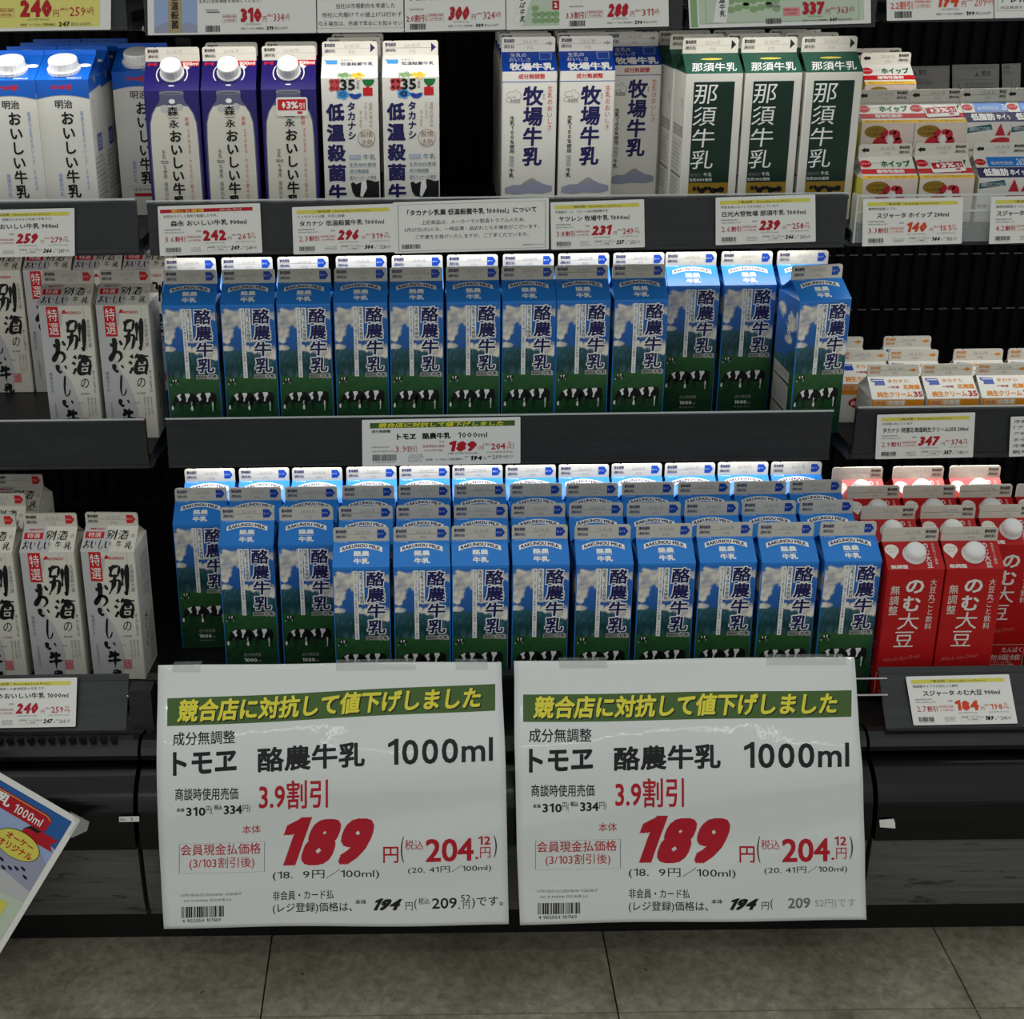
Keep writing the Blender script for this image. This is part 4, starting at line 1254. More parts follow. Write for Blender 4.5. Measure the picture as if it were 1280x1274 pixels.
def tagprint(name, price, tax, off, sub, desc, header='yellow', bl='237', btax='255', italic=True, color='crimson', sen='96', unit='(23.1円/100ml)', seed=1):
    def fn(p, W, H):
        y = lambda v: H - v
        if header == 'yellow':
            p.rect(4, y(8.8), 88, y(4.2), 'header_yellow'); p.text('「高品質・Everyday Low Price」', 22, y(8.3), 70, y(4.8), 'black_ink', 1)
        elif header == 'red':
            p.rect(2, y(8.2), 86, y(4), 'crimson'); p.text('更にお買得', 12, y(8), 42, y(4.3), 'yellow_ink', 1, .03); p.text('SPECIAL PRICE', 56, y(7.4), 76, y(4.9), 'peach', 1)
        if desc:
            p.text(desc, 5, y(14), 5 + min(68, 2.9 * len(desc)), y(10.6), 'black_ink', 1)
        p.text(name, *sub, 'black_ink', 1, .02)
        p.text('商談時使用売価', 5, y(29), 20, y(27), 'grey_ink'); p.text('本体334円(税込360円)', 5, y(32.6), 23, y(30.4), 'grey_ink')
        if off:
            p.text(off[:-2], 5.5, y(42.6), 13.5, y(36), 'crimson'); p.text(off[-2:], 14.5, y(42.6), 23.5, y(36), 'crimson', 1, .02)
        p.text('会員現金払価格', 25, y(38.4), 38, y(35.8), color); p.text('(3/103割引後)', 26, y(42.6), 37.5, y(39.8), color)
        p.frame(24.3, y(43.4), 38.6, y(34.8), .15, 'pink_wash')
        p.text('本体', 34, y(31.8), 38.5, y(29), 'grey_ink')
        p.text(price, 40, y(42.2), 61, y(29.6), color, 1, .085, .18 if italic else 0)
        p.text('円', 62.5, y(42), 65.6, y(38), 'crimson'); p.text('(税込', 66, y(37.6), 71, y(35), color); p.text(tax, 71.5, y(41.6), 82, y(34.4), color, 1, .01)
        p.text(sen, 83.4, y(36.6), 86.8, y(33.6), color); p.text('円)', 83, y(41.6), 88, y(37.8), color)
        p.text(unit, 42, y(46), 59, y(43.8), 'grey_ink'); p.text(unit, 69, y(45.6), 87, y(43.6), 'grey_ink')
        p.bars(5.5, y(54.4), 19.5, y(49), 'black_ink', seed); p.text('4 902054 101169', 6, y(56.2), 19, y(55), 'grey_ink')
        p.small(28.5, y(55), 40, y(49), 3, 'grey_ink', seed)
        p.text('非会員・カード払', 44, y(51), 60, y(49), 'black_ink'); p.text('(レジ登録)', 49, y(54), 58, y(51.8), 'black_ink'); p.frame(43.5, y(55), 60.5, y(48.4), .15, 'grey_ink')
        p.text('本体', 61, y(51), 64, y(49.4), 'grey_ink'); p.text(bl, 64.5, y(54), 73, y(48.8), 'black_ink', 1, .07, .2); p.text('円', 73.6, y(54), 75, y(52), 'black_ink')
        p.text('税込', 75.4, y(51), 78, y(49.4), 'grey_ink'); p.text(btax, 78.5, y(54), 84, y(49.6), 'black_ink'); p.text('96円', 84.6, y(53.8), 88, y(50), 'grey_ink')
    return fn


YT = YF - .0045
W_, H_ = 93.0, 58.5
def sb(a, b, t=24.2, c=17.4): return (a, H_ - t, b, H_ - c)
TG = 'price tags on the shelf rails'
card('price_tag', corners([(-36, 263), (93, 260), (93.5, 320), (-36, 322)], YT), W_, H_, tagprint('明治 おいしい牛乳 900ml', '259', '279', '3.1割引', sb(12, 78), 'すっきりと香り、新鮮なさわやかさを持つ牛乳です。', bl='266', btax='287', seed=3), 'paper price tag reading 259 under the blue capped cartons at the left edge', 'price tag', TG)
card('price_tag', corners([(197, 258), (325, 254), (328, 316), (200, 320)], YT - .001), W_, H_, tagprint('森永 おいしい牛乳 900ml', '242', '261', '3.6割引', sb(11, 80), '生乳をやさしく蒸気で殺菌した牛乳。', 'red', '249', '268', False, seed=4), 'paper price tag with red header strip reading 242 under purple cartons', 'price tag', TG)
card('price_tag', corners([(365, 259), (493, 254.5), (495, 315), (367, 318)], YT), W_, H_, tagprint('タカナシ 低温殺菌牛乳 1000ml', '296', '319', '2.3割引', sb(6.5, 83), '６６℃で３０分間、丹念に殺菌。', bl='304', btax='328', italic=True, seed=5), 'paper price tag reading 296 left of the framed text notice', 'price tag', TG)
card('price_tag', corners([(688, 253), (805, 249), (806, 309), (689, 312)], YT), W_, H_, tagprint('ヤツレン 牧場牛乳 1000ml', '231', '249', '3.8割引', sb(8, 78), '乳脂肪分（３．４%）の成分無調整牛乳', bl='237', btax='255', seed=6), 'paper price tag reading 231 right of the framed text notice', 'price tag', TG)
card('price_tag', corners([(894.5, 247), (1019, 243), (1019.5, 302), (894.5, 306.5)], YT), W_, H_, tagprint('日光大笹牧場 那須牛乳 1000ml', '239', '258', '2.6割引', sb(6, 84), '牛乳本来のおいしさを大切にしています。', bl='246', btax='265', seed=7), 'paper price tag reading 239 under the green panel cartons', 'price tag', TG)
card('price_tag', corners([(1079, 249), (1204, 246.5), (1202, 304.5), (1077.5, 308)], YT), W_, H_, tagprint('スジャータ ホイップ 200ml', '140', '151', '3.3割引', sb(13, 80), '植物性脂肪３７%。', bl='144', btax='155', color='orange_red_ink', seed=8), 'paper price tag reading 140 behind clear guard below strawberry cream cartons', 'price tag', TG)
card('price_tag', corners([(1239, 246), (1364, 243.5), (1362, 301), (1236, 305)], YT), W_, H_, tagprint('スジャータ 低脂肪ホイップ 200ml', '145', '156', '4.2割引', sb(6, 84), '植物性脂肪２６%。', bl='149', btax='160', color='orange_red_ink', seed=9), 'paper price tag cut by the right edge, below the blue low-fat cream cartons', 'price tag', TG)
card('price_tag', corners([(1096.5, 518.5), (1219, 515.5), (1216, 571.5), (1094, 574)], YT), W_, H_, tagprint('タカナシ 特選北海道純生クリーム35% 200ml', '347', '374', '2.9割引', sb(6, 87), 'お料理に向いています', bl='357', btax='385', seed=10), 'paper price tag reading 347 below the orange and white cream cartons', 'price tag', TG)
card('price_tag', corners([(-38, 849.5), (96.5, 847), (94.5, 908.5), (-38, 911)], 1.6135, .036), W_, H_, tagprint('別海のおいしい牛乳 1000ml', '240', '259', '3.6割引', sb(12, 86), '別海町の生乳を使用した産地限定の牛乳です。', bl='247', btax='266', seed=11), 'paper price tag reading 240 on the lowest left rail', 'price tag', TG)
card('price_tag', corners([(1132, 846), (1261, 843), (1272, 904.5), (1142, 907)], 1.6115, .040), W_, H_, tagprint('スジャータ のむ大豆 900ml', '184', '198', '2.7割引', sb(13, 82), '無調整タイプの大豆丸ごと飲料', bl='189', btax='204', italic=False, color='orange_red_ink', seed=12), 'paper price tag reading 184 on the lowest right rail below red cartons', 'price tag', TG)


def notice(p, W, H):
    y = lambda v: H - v
    p.frame(3, y(56), 98, y(3), .3, 'grey_ink')
    p.text('「タカナシ乳業 低温殺菌牛乳 1000ml」について', 9, y(16), 92, y(9), 'black_ink', 1, .03)
    p.text('上記商品は、メーカーでの製造トラブルのため、', 18, y(26), 85, y(21), 'black_ink')
    p.text('5月27日(水)のみ、一時品薄・品切れとなる場合がございます。', 7, y(34.5), 94, y(29), 'black_ink')
    p.text('ご不便をお掛けいたしますが、ご了承くださいませ。', 14, y(42.5), 87, y(37.5), 'black_ink')
    p.bars(5, y(53), 17, y(48), 'black_ink', 3); p.text('食品販売部 2026.5.26', 83, y(53), 97, y(51), 'grey_ink')


card('notice_card', corners([(491, 253), (686, 247), (686, 311.5), (493, 317)], YT + .0005), 100, 58, notice, 'white framed notice of printed sentences between two price tags on the middle rail', 'notice')


def wide(p, W, H):
    y = lambda v: H - v
    p.rect(5, y(5.4), 96.5, y(2), 'header_green'); p.text('競合店に対抗して値下げしました', 10, y(5.2), 90, y(2.2), 'sign_yellow', 1, .03, .3)
    p.text('成分無調整', 6, y(8.3), 18, y(6.4), 'black_ink', 1, .02)
    p.text('トモヱ', 22, y(12.8), 34, y(9), 'black_ink', 1, .05); p.text('酪農牛乳', 38, y(12.8), 56, y(8.8), 'black_ink', 1, .04); p.text('1000ml', 60.5, y(12.3), 79, y(8.8), 'black_ink', 1, .01)
    p.text('商談時使用売価', 6, y(17.8), 17, y(16.8), 'grey_ink'); p.text('本体310円(税込334円)', 6, y(20.6), 20, y(19.4), 'grey_ink')
    p.text('3.9', 21, y(20.8), 28, y(16.8), 'crimson'); p.text('割引', 28.5, y(20.8), 34.5, y(16.8), 'crimson', 1)
    p.text('会員現金払価格', 38, y(18.2), 52, y(16.4), 'crimson'); p.text('(3/103割引後)', 39, y(20.8), 51, y(19.2), 'crimson')
    p.text('本体', 48.5, y(15.2), 52, y(14), 'grey_ink'); p.text('189', 54, y(21), 73, y(14.2), 'crimson', 1, .085, .2)
    p.text('円', 73.6, y(20.4), 76, y(18), 'crimson'); p.text('(', 76, y(20.4), 77, y(15.8), 'grey_ink'); p.text('税込', 77.6, y(17.6), 81, y(16), 'crimson'); p.text('204', 81.5, y(20.2), 90.5, y(16.2), 'crimson', 1, .02)
    p.text('12', 92, y(17.4), 94.4, y(15.4), 'crimson'); p.text('円', 91.8, y(20.2), 94.2, y(18), 'crimson'); p.text(')', 95, y(20.4), 96, y(15.8), 'grey_ink')
    p.text('(18.9円/100ml)', 54, y(23), 73, y(21.4), 'black_ink'); p.text('(20.41円/100ml)', 79, y(22.6), 95, y(21.2), 'black_ink')
    p.bars(6.5, y(26), 21.5, y(22), 'black_ink', 5); p.text('4 902054 101169', 7, y(27.4), 21, y(26.3), 'grey_ink')
    p.small(29, y(27), 39, y(22), 4, 'grey_ink', 5)
    p.text('非会員・カード払(レジ登録)価格は、', 40, y(26.8), 64, y(25), 'black_ink'); p.text('本体', 64.6, y(25), 67, y(24), 'black_ink')
    p.text('194', 68, y(26.8), 76, y(23.8), 'black_ink', 1, .08, .2); p.text('円', 76.6, y(26.6), 78.4, y(25), 'black_ink'); p.text('税込', 79.4, y(25), 82, y(24), 'black_ink')
    p.text('209', 82.4, y(26.2), 88, y(23.6), 'black_ink'); p.text('52円)です。', 88.8, y(26.2), 96, y(24), 'black_ink')


card('price_tag', corners([(452.5, 525), (650.5, 521), (650.5, 579), (453, 583)], YT), 100, 29.3, wide, 'wide paper price tag reading 189 with green header on the middle rail', 'price tag', TG)


def side_note(p, W, H):
    for i, t in enumerate(('冷凍チルド商品について', '「アサイー入り・飲料」', 'アサイー原料高騰により', 'ホイップ商品は次回入荷', '冷凍庫の点検のため休止', '販売しております。')):
        p.text(t, 4, H - 9 - i * 8.4, 90, H - 4 - i * 8.4, 'black_ink', 1, .01)


card('notice_card', corners([(1263.5, 521), (1360, 518.5), (1358, 567), (1261, 571)], YT), 93, 55, side_note, 'white notice of six text lines cut by the right edge beside cream cartons', 'notice')

# papers on the highest rails
YUT = YU - .0045
def bigprice(price, tax, bl, paperbits=None, color='crimson', x0=0, off=None, ital=False, header=None):
    def fn(p, W, H):
        if paperbits:
            paperbits(p, W, H)
        p = Pr(p.mb, p.mp, p.k + 2, 1)
        if off:
            p.text(off, x0 + 2, 11, x0 + 25, 19, color, 1, .01)
        else:
            p.rect(x0 + 8, 22, x0 + 24, 23.4, 'grey_ink')
        p.frame(x0 + 27, 12, x0 + 45, 20, .2, color); p.text('会員現金払価格', x0 + 28, 16.6, x0 + 44, 19.4, color); p.text('(3/103割引後)', x0 + 29, 12.6, x0 + 43, 15.6, color)
        p.text(price, x0 + 50, 12, x0 + 76, 27, color, 2, .085, .18 if ital else 0)
        p.text('円', x0 + 77.5, 12, x0 + 82, 18, 'crimson', 2); p.text('(税込', x0 + 83, 17, x0 + 90, 20, color, 2); p.text(tax, x0 + 91, 12.5, x0 + 104, 20.5, color, 2); p.text('36円)', x0 + 105, 13, x0 + 111, 20, color, 2)
        p.text('(31.0円/100ml)', x0 + 56, 8.6, x0 + 74, 11, 'grey_ink', 2)
        p.bars(x0 + 6, 2.5, x0 + 24, 9, 'black_ink', 8); p.text('非会員・カード払(レジ登録)価格は、', x0 + 50, 4, x0 + 80, 6.6, 'black_ink', 2); p.text(bl, x0 + 82, 3.6, x0 + 91, 7.6, 'black_ink', 2, .06); p.text('税込344円', x0 + 92, 4, x0 + 108, 7, 'grey_ink', 2)
        p.text('商談時使用売価', x0 + 6, 24, x0 + 22, 26, 'grey_ink', 2)
    return fn


def pb_yellow(p, W, H):
    p.rect(0, 3, W - 9, 35, 'yellow_paper', 0); p.rect(0, 36, W - 9, 50, 'pale_blue', 0); p.text('北海道産のおいしさを生かした、芳醇な牛乳です。', 2, 38, W - 16, 42, 'white_ink', 1)
    p.rect(12, 12.5, 24, 19.5, 'crimson', 1); p.text('割引', 14, 14, 23, 18.5, 'white_ink', 2)


card('price_card', corners([(-50, -22), (139, -22), (138.5, 37), (-50, 40)], YUT), 125, 42, bigprice('240', '259', '247', pb_yellow), 'yellow price card reading 240 in the top left corner', 'price card')


def pb_blue(p, W, H):
    p.rect(8, 2, 62, 50, 'pale_blue', 0)
    for x in (8, 35):
        p.poly([(x, 9), (x + 6, 9), (x + 13, 13), (x + 18, 12), (x + 27, 9), (x + 27, 2), (x, 2)], 'mountain_wash', 1)
    p.rect(26, 2, 42, 50, 'tan_ink', 2); p.vtext('低温殺菌', 34, 44, 6, 9, 'black_ink', 3, .03)
    p.text('生乳は当牧場産を使用しています。', 64, 32, 142, 37, 'black_ink', 1)
    p.rect(62, 2, W - 12, 30, 'tag_paper', 0)
c_ = corners([(184, -22), (394.5, -25), (395.5, 41), (185, 44)], YUT)
card('price_card', c_, 210, 54, bigprice('310', '334', '319', pb_blue, x0=66), 'white and blue price card reading 310 above the purple cartons', 'price card')


def pb_note(p, W, H):
    for i, t in enumerate(('７月１日よりの出荷価格値上げを発', '当社は市場動向を考慮した', '他社に先駆けての値上げは行わず', 'なる場合は、売場で早めにお知らせい')):
        p.text(t, (4, 22, 6, 2)[i], 39 - i * 10.4, (98, 90, 98, 98)[i], 45 - i * 10.4, 'black_ink', 1)
    p.frame(0, 5, 100, 60, .3, 'grey_ink')
card('notice_card', corners([(395.7, -22), (504, -24), (505, 40), (396.5, 41)], YUT), 100, 60, pb_note, 'white notice of printed sentences under the top edge beside price 300', 'notice')


def top300(p, W, H):
    p.text('小岩井 農場3.7牛乳(特選) 1000ml', 4, 34, 96, 40, 'black_ink', 1, .02)
    bigprice('300', '324', '309', None, off='2.0割引', ital=True)(Pr(p.mb, lambda u, v, k: p.mp(u * .86, v, k), p.k, 1), W, H)
card('price_tag', corners([(505.5, -22), (631, -25), (632, 37), (506, 40)], YUT), 100, 55, top300, 'price tag reading 300 in red on the highest rail beside a notice', 'price tag', TG)


def pb_leaf(p, W, H):
    p.poly([(18, 4), (62, 4), (62, 50), (36, 50)], 'pale_green', 0)
    for i in range(9):
        p.ell(34 + (i % 4) * 8, 10 + (i // 4) * 7, 4.5, 3.5, 'leaf_green', 1, 10)
    p.poly([(8, 8), (20, 6), (34, 52), (22, 54)], 'tag_paper', 2); p.vtext('まきば牛乳', 19, 48, 8, 6, 'black_ink', 3, .02, .35)
    p.rect(54, 22, 62, 32, 'crimson', 2); p.text('2', 56, 24, 60, 30, 'white_ink', 3, .05)
card('price_card', corners([(632.5, -22), (835, -28), (836, 33), (633, 37.5)], YUT), 190, 54, bigprice('288', '311', '296', pb_leaf, x0=68, off='3.3割引', ital=True), 'price card reading 288 with green meadow print on the highest rail', 'price card')


def pb_green(p, W, H):
    p.rect(12, 4, W - 8, 50, 'pale_green', 0); p.rect(2, 1, 10, 50, 'leaf_green', 0)
    for i in range(14):
        p.ell(50 + (i % 7) * 9, 20 + (i // 7) * 8 + (i % 3) * 2, 5, 4, 'leaf_green', 1, 10)
    p.frame(20, 5, W - 14, 52, .3, 'grey_ink', 1)
    p.poly([(28, 6), (44, 5), (52, 54), (38, 54)], 'tag_paper', 2); p.vtext('四つ葉牛乳', 40, 50, 12, 7, 'black_ink', 3, .02, .2)
    p.rect(112, 11, 132, 21, 'pink_wash', 1)
card('price_card', corners([(859, -24), (1088, -29), (1088.5, 29), (862, 35.5)], YUT), 216, 54, bigprice('337', '363', '347', pb_green, x0=85), 'pale green price card reading 337 above the green-roofed cartons', 'price card')


def top194(p, W, H):
    bigprice('194', '209', '199', None, off='2.2割引', ital=True, color='orange_red_ink')(Pr(p.mb, lambda u, v, k: p.mp(u * .88 + 2, v, k), p.k, 1), W, H)
card('price_tag', corners([(1108, -25), (1241, -28), (1242, 23), (1108.5, 26)], YUT), 100, 40, top194, 'price tag reading 194 on the highest rail at the right', 'price tag', TG)


def allerg(p, W, H):
    p.text('【重要】サイズ変更の', 12, 26, 98, 33, 'crimson', 1, .02); p.text('アレルゲン表示の変更', 6, 15, 98, 22, 'black_ink', 1, .02); p.frame(3, 7, 110, 60, .3, 'grey_ink'); p.text('商品裏面をご確認ください', 6, 9, 60, 12, 'grey_ink', 1)
card('notice_card', corners([(1242.5, -28), (1370, -31), (1370, 20), (1243, 23)], YUT), 100, 40, allerg, 'white allergen notice in the top right corner', 'notice')

# warning labels on the back wall
def warn(seed, both):
    def fn(p, W, H):
        p.frame(2, 2, 98, 98, .6, 'grey_ink')
        p.poly([(8, 84), (18, 84), (13, 94)] if not both else [(48, 78), (58, 78), (53, 88)], 'grey_ink', 0); p.text('警告', 22 if not both else 62, 84 if not both else 78, 42 if not both else 82, 94 if not both else 88, 'black_ink', 1)
        if both:
            p.text('このケースの内側に手を入れない', 8, 91, 92, 96, 'grey_ink', 1); p.poly([(6, 52), (20, 52), (13, 66)], 'grey_ink', 0); p.poly([(8.5, 53.5), (17.5, 53.5), (13, 63)], 'pale_ink', 1)
            p.small(26, 5, 90, 68, 9, 'grey_ink', seed)
        else:
            p.small(8, 66, 60, 80, 2, 'grey_ink', seed); p.ell(50, 36, 26, 20, 'grey_ink', 0, 24); p.ell(50, 36, 25, 19, 'pale_ink', 1, 24); p.rect(49, 26, 53, 46, 'grey_ink', 2)
        p.rect(2, 72, 98, 72.6, 'grey_ink', 0)
    return fn
for (a, b, y0, y1, l, bo) in ((1137, 1187, 82, 152, 'grey warning label with a round drawing on the back wall', False), (1190, 1249, 80, 148, 'grey warning label with a triangle and many text lines on the back wall', True), (1252, 1276, 79, 120, 'small plain grey label on the back wall near the right edge', False)):
    card('warning_label', corners([(a, y0 + 1), (b, y0), (b - 1, y1), (a + 1, y1 + 1)], 2.345), 100, 100, warn(a, bo), l, 'label', paper='pale_ink')

# ================================================================== the two big hanging signs
PROF = [(1.578, .4265), (1.566, .408), (1.553, .388), (1.540, .370), (1.528, .352), (1.517, .334), (1.508, .315), (1.501, .294), (1.495, .270), (1.489, .245), (1.482, .215), (1.474, .180), (1.466, .148), (1.460, .123)]
SL = [0.0]
for a, b in zip(PROF, PROF[1:]):
    SL.append(SL[-1] + math.hypot(a[0] - b[0], a[1] - b[1]))
STOT = SL[-1]


def prof(s):
    """point and outward normal of the hanging sheet at distance s from its top"""
    s = max(0, min(STOT - 1e-6, s))
    for i in range(len(SL) - 1):
        if s <= SL[i + 1]:
            break
    t = (s - SL[i]) / (SL[i + 1] - SL[i])
    # smooth through neighbours
    P = [Vector(PROF[max(0, min(len(PROF) - 1, j))]) for j in (i - 1, i, i + 1, i + 2)]
    t2, t3 = t * t, t * t * t
    q = 0.5 * ((2 * P[1]) + (-P[0] + P[2]) * t + (2 * P[0] - 5 * P[1] + 4 * P[2] - P[3]) * t2 + (-P[0] + 3 * P[1] - 3 * P[2] + P[3]) * t3)
    d = (Vector(PROF[i + 1]) - Vector(PROF[i])).normalized()
    return q, Vector((d.y, -d.x))


def pin(px, py):
    """place on the sheet (X, s) that the photograph shows at this point"""
    best = None
    lo, hi = 0.0, STOT
    for _ in range(40):
        md = (lo + hi) / 2
        q, _n = prof(md)
        w3 = at(px, py, q.x)
        if w3.z > q.y:     # the ray passes above the sheet here: go higher
            hi = md
        else:
            lo = md
    return Vector((at(px, py, prof(lo)[0].x).x, lo))


def sign(dx, dy, L, label, x_l, x_r, tape_spans, last, xtop=0):
    e = empty('hanging_sign', (L, 1.52, .12))
    off = Vector((L, 1.52, .12))
    def sp(X, s, k, wav=1):
        q, n = prof(s)
        wv = .0012 * math.sin(X * 23 + s * 9 + L * 7) + .0008 * math.sin(s * 60 + X * 11)
        n2 = Vector((n.x, n.y)) * (.0004 + .00014 * k + wv * wav)
        if n2.x > 0 and k > 0:
            n2 = -n2
        return Vector((X, q.x, q.y)) + Vector((0, n.x, n.y)) * (-1 if n.x > 0 else 1) * (.0004 + .00014 * k) + Vector((0, -1, 0)) * wv - off
    # sheet
    for nm, k, mt, mar in (('paper', 0, 'sign_paper', 0.0),):
        mb = MB(); NX, NS = 40, 44
        for kk in (0, -4):
            for j in range(NS + 1):
                for i in range(NX + 1):
                    u = i / NX; s = STOT * j / NS
                    X = (x_l(s) + (x_r(s) - x_l(s)) * u)
                    mb.v.append(tuple(sp(X, s, kk)))
        b = (NX + 1) * (NS + 1); mi = mb.mi(mt)
        for j in range(NS):
            for i in range(NX):
                a = j * (NX + 1) + i
                mb.f.append((a, a + NX + 1, a + NX + 2, a + 1)); mb.m.append(mi)
                mb.f.append((b + a, b + a + 1, b + a + NX + 2, b + a + NX + 1)); mb.m.append(mi)
        rim = [i for i in range(NX + 1)] + [j * (NX + 1) + NX for j in range(1, NS + 1)] + [NS * (NX + 1) + i for i in range(NX - 1, -1, -1)] + [j * (NX + 1) for j in range(NS - 1, 0, -1)]
        for i in range(len(rim)):
            a, c = rim[i], rim[(i + 1) % len(rim)]
            mb.f.append((a, c, b + c, b + a)); mb.m.append(mi)
        link(nm, mb.build(nm, True), e)
    pb = MB()
    P = Pr(pb, lambda u, v, k: sp(u, v, k), 1, 3)
    def T(t, x0, y0, x1, y1, hgt, mt, bold=0, slant=0, k=1):
        """x0,y0 = lower left, x1,y1 = lower right in the photograph, hgt in its pixels"""
        A, B = pin(x0 + dx, y0 + dy), pin(x1 + dx, y1 + dy)
        D, C2 = pin(x0 + dx, y0 + dy - hgt), pin(x1 + dx, y1 + dy - hgt)
        m2 = lambda u, v, kk: sp(*((A.lerp(B, u)).lerp(D.lerp(C2, u), v)), kk)
        Pr(pb, m2, 1, 3).text(t, 0, 0, 1, 1, mt, k, bold, slant)
    def R(x0, y0, x1, y1, hgt, mt, k=0, n=12):
        A, B = pin(x0 + dx, y0 + dy), pin(x1 + dx, y1 + dy)
        D, C2 = pin(x0 + dx, y0 + dy - hgt), pin(x1 + dx, y1 + dy - hgt)
        m2 = lambda u, v, kk: sp(*((A.lerp(B, u)).lerp(D.lerp(C2, u), v)), kk)
        q = Pr(pb, m2, 1)
        for j in range(4):
            for i in range(n):
                q.poly([(i / n, j / 4), ((i + 1) / n, j / 4), ((i + 1) / n, (j + 1) / 4), (i / n, (j + 1) / 4)], mt, k)
        return q
    t = 0 if xtop == 0 else 1
    if t == 0:
        Z = dict(g=0)
    sl = -.048 if t == 0 else -.017     # slope of the upper print
    yy = lambda x, y0: y0 + sl * (x - 210)
    R(209, yy(209, 908), 619, yy(619, 908), 34, 'header_green')
    for off_, mt, k in ((1.6, 'black_ink', 1), (0, 'sign_yellow', 2)):
        T('競合店に対抗して値下げしました', 221 + off_, yy(221, 904) + off_, 603 + off_, yy(603, 904) + off_, 28, mt, .035, .01, k)
    T('成分無調整', 216, yy(216, 933), 294, yy(294, 933), 17, 'black_ink', .01)
    T('トモヱ', 216, yy(216, 971), 296, yy(296, 969), 30, 'black_ink', .035)
    T('酪農牛乳', 322, yy(322, 971), 456, yy(456, 971), 31, 'black_ink', .03)
    T('1000ml', 485, yy(485, 970), 616, yy(616, 970), 32, 'black_ink', .015)
    s2 = -.03 if t == 0 else -.01
    y2 = lambda x, y0: y0 + s2 * (x - 210)
    T('商談時使用売価', 219, y2(219, 1001), 298, y2(298, 1001), 15, 'black_ink', .01)
    T('3.9割引', 324, y2(324, 1016), 410, y2(410, 1016), 36, 'crimson', .015)
    T('本体', 221, y2(221, 1015), 231, y2(231, 1015), 5, 'black_ink', .02); T('310', 233, y2(233, 1020), 257, y2(257, 1020), 11, 'black_ink', .03)
    T('円(', 258, y2(258, 1019), 266, y2(266, 1019), 11, 'black_ink'); T('税込', 268, y2(268, 1013), 278, y2(278, 1013), 6, 'black_ink', .02); T('334', 280, y2(280, 1019), 303, y2(303, 1019), 11, 'black_ink', .03); T('円)', 304, y2(304, 1018), 313, y2(313, 1018), 10, 'black_ink')
    T('本体', 303, y2(303, 1045), 326, y2(326, 1045), 11, 'crimson')
    s3 = -.022 if t == 0 else -.006
    y3 = lambda x, y0: y0 + s3 * (x - 210)
    q = R(224, y3(224, 1092), 331, y3(331, 1092), 37, 'sign_paper', -1)
    q.frame(0, 0, 1, 1, .006, 'grey_ink', 0)
    T('会員現金払価格', 226, y3(226, 1070), 326, y3(326, 1070), 14, 'crimson', .005)
    T('(3/103割引後)', 237, y3(237, 1088), 318, y3(318, 1088), 15, 'crimson')
    T('189', 341, y3(341, 1086), 474, y3(474, 1086), 60, 'crimson', .085, .16)
    T('円', 479, y3(479, 1084), 498, y3(498, 1084), 20, 'crimson', .01); T('(', 501, y3(501, 1084), 505, y3(505, 1084), 32, 'black_ink', -.01)
    T('税込', 506, y3(506, 1068), 529, y3(529, 1068), 12, 'crimson'); T('204', 532, y3(532, 1084), 592, y3(592, 1084), 29, 'crimson', .02)
    T('.', 594, y3(594, 1082), 598, y3(598, 1082), 3, 'crimson'); T('12', 598, y3(598, 1064), 613, y3(613, 1064), 11, 'crimson', .02); T('円', 600, y3(600, 1081), 613, y3(613, 1081), 14, 'crimson'); T(')', 617, y3(617, 1081), 621, y3(621, 1081), 28, 'black_ink', -.01)
    T('(18.  9円／100ml)', 341, y3(341, 1104), 474, y3(474, 1104), 13, 'black_ink'); T('(20. 41円／100ml)', 510, y3(510, 1099), 614, y3(614, 1099), 10, 'black_ink')
    T('非会員・カード払', 341, y3(341, 1129), 417, y3(417, 1129), 12, 'black_ink', .005)
    T('(レジ登録)価格は、', 341, y3(341, 1147), 440, y3(440, 1147), 14, 'black_ink', .005)
    T('本体', 444, y3(444, 1136), 458, y3(458, 1136), 6, 'black_ink', .01); T('194', 463, y3(463, 1144), 505, y3(505, 1144), 15, 'black_ink', .085, .2); T('円', 507, y3(507, 1144), 516, y3(516, 1144), 10, 'black_ink'); T('(', 518, y3(518, 1144), 521, y3(521, 1144), 14, 'black_ink', -.01)
    if last:
        T('税込', 523, y3(523, 1137), 537, y3(537, 1137), 8, 'black_ink'); T('209', 540, y3(540, 1143), 571, y3(571, 1143), 13, 'black_ink', .01); T('52', 576, y3(576, 1135), 588, y3(588, 1135), 8, 'black_ink'); T('円', 579, y3(579, 1144), 587, y3(587, 1144), 8, 'black_ink'); T('.', 573, y3(573, 1144), 575, y3(575, 1144), 2, 'black_ink')
        T(')です。', 590, y3(590, 1144), 629, y3(629, 1144), 14, 'black_ink', .005)
    else:
        T('209', 540, y3(540, 1143), 568, y3(568, 1143), 13, 'grey_ink', .02); T('52円)です', 574, y3(574, 1144), 625, y3(625, 1144), 12, 'pale_ink', 0)
    T('2-0141-30610-023 2026/06/06〜2026/06/17', 226, y3(226, 1120), 302, y3(302, 1120), 3.5, 'grey_ink'); T('542 12 RH003b 四方本席上A', 230, y3(230, 1127), 290, y3(290, 1127), 3.5, 'grey_ink')
    A, B = pin(227 + dx, y3(227, 1147) + dy), pin(280 + dx, y3(280, 1147) + dy); D, C2 = pin(227 + dx, y3(227, 1133) + dy), pin(280 + dx, y3(280, 1133) + dy)
    Pr(pb, lambda u, v, kk: sp(*((A.lerp(B, u)).lerp(D.lerp(C2, u), v)), kk), 1).bars(0, 0, 1, 1, 'black_ink', 2)
    T('4 902054 101169', 228, y3(228, 1153), 276, y3(276, 1153), 4.5, 'black_ink')
    link('print', pb.build('print'), e)
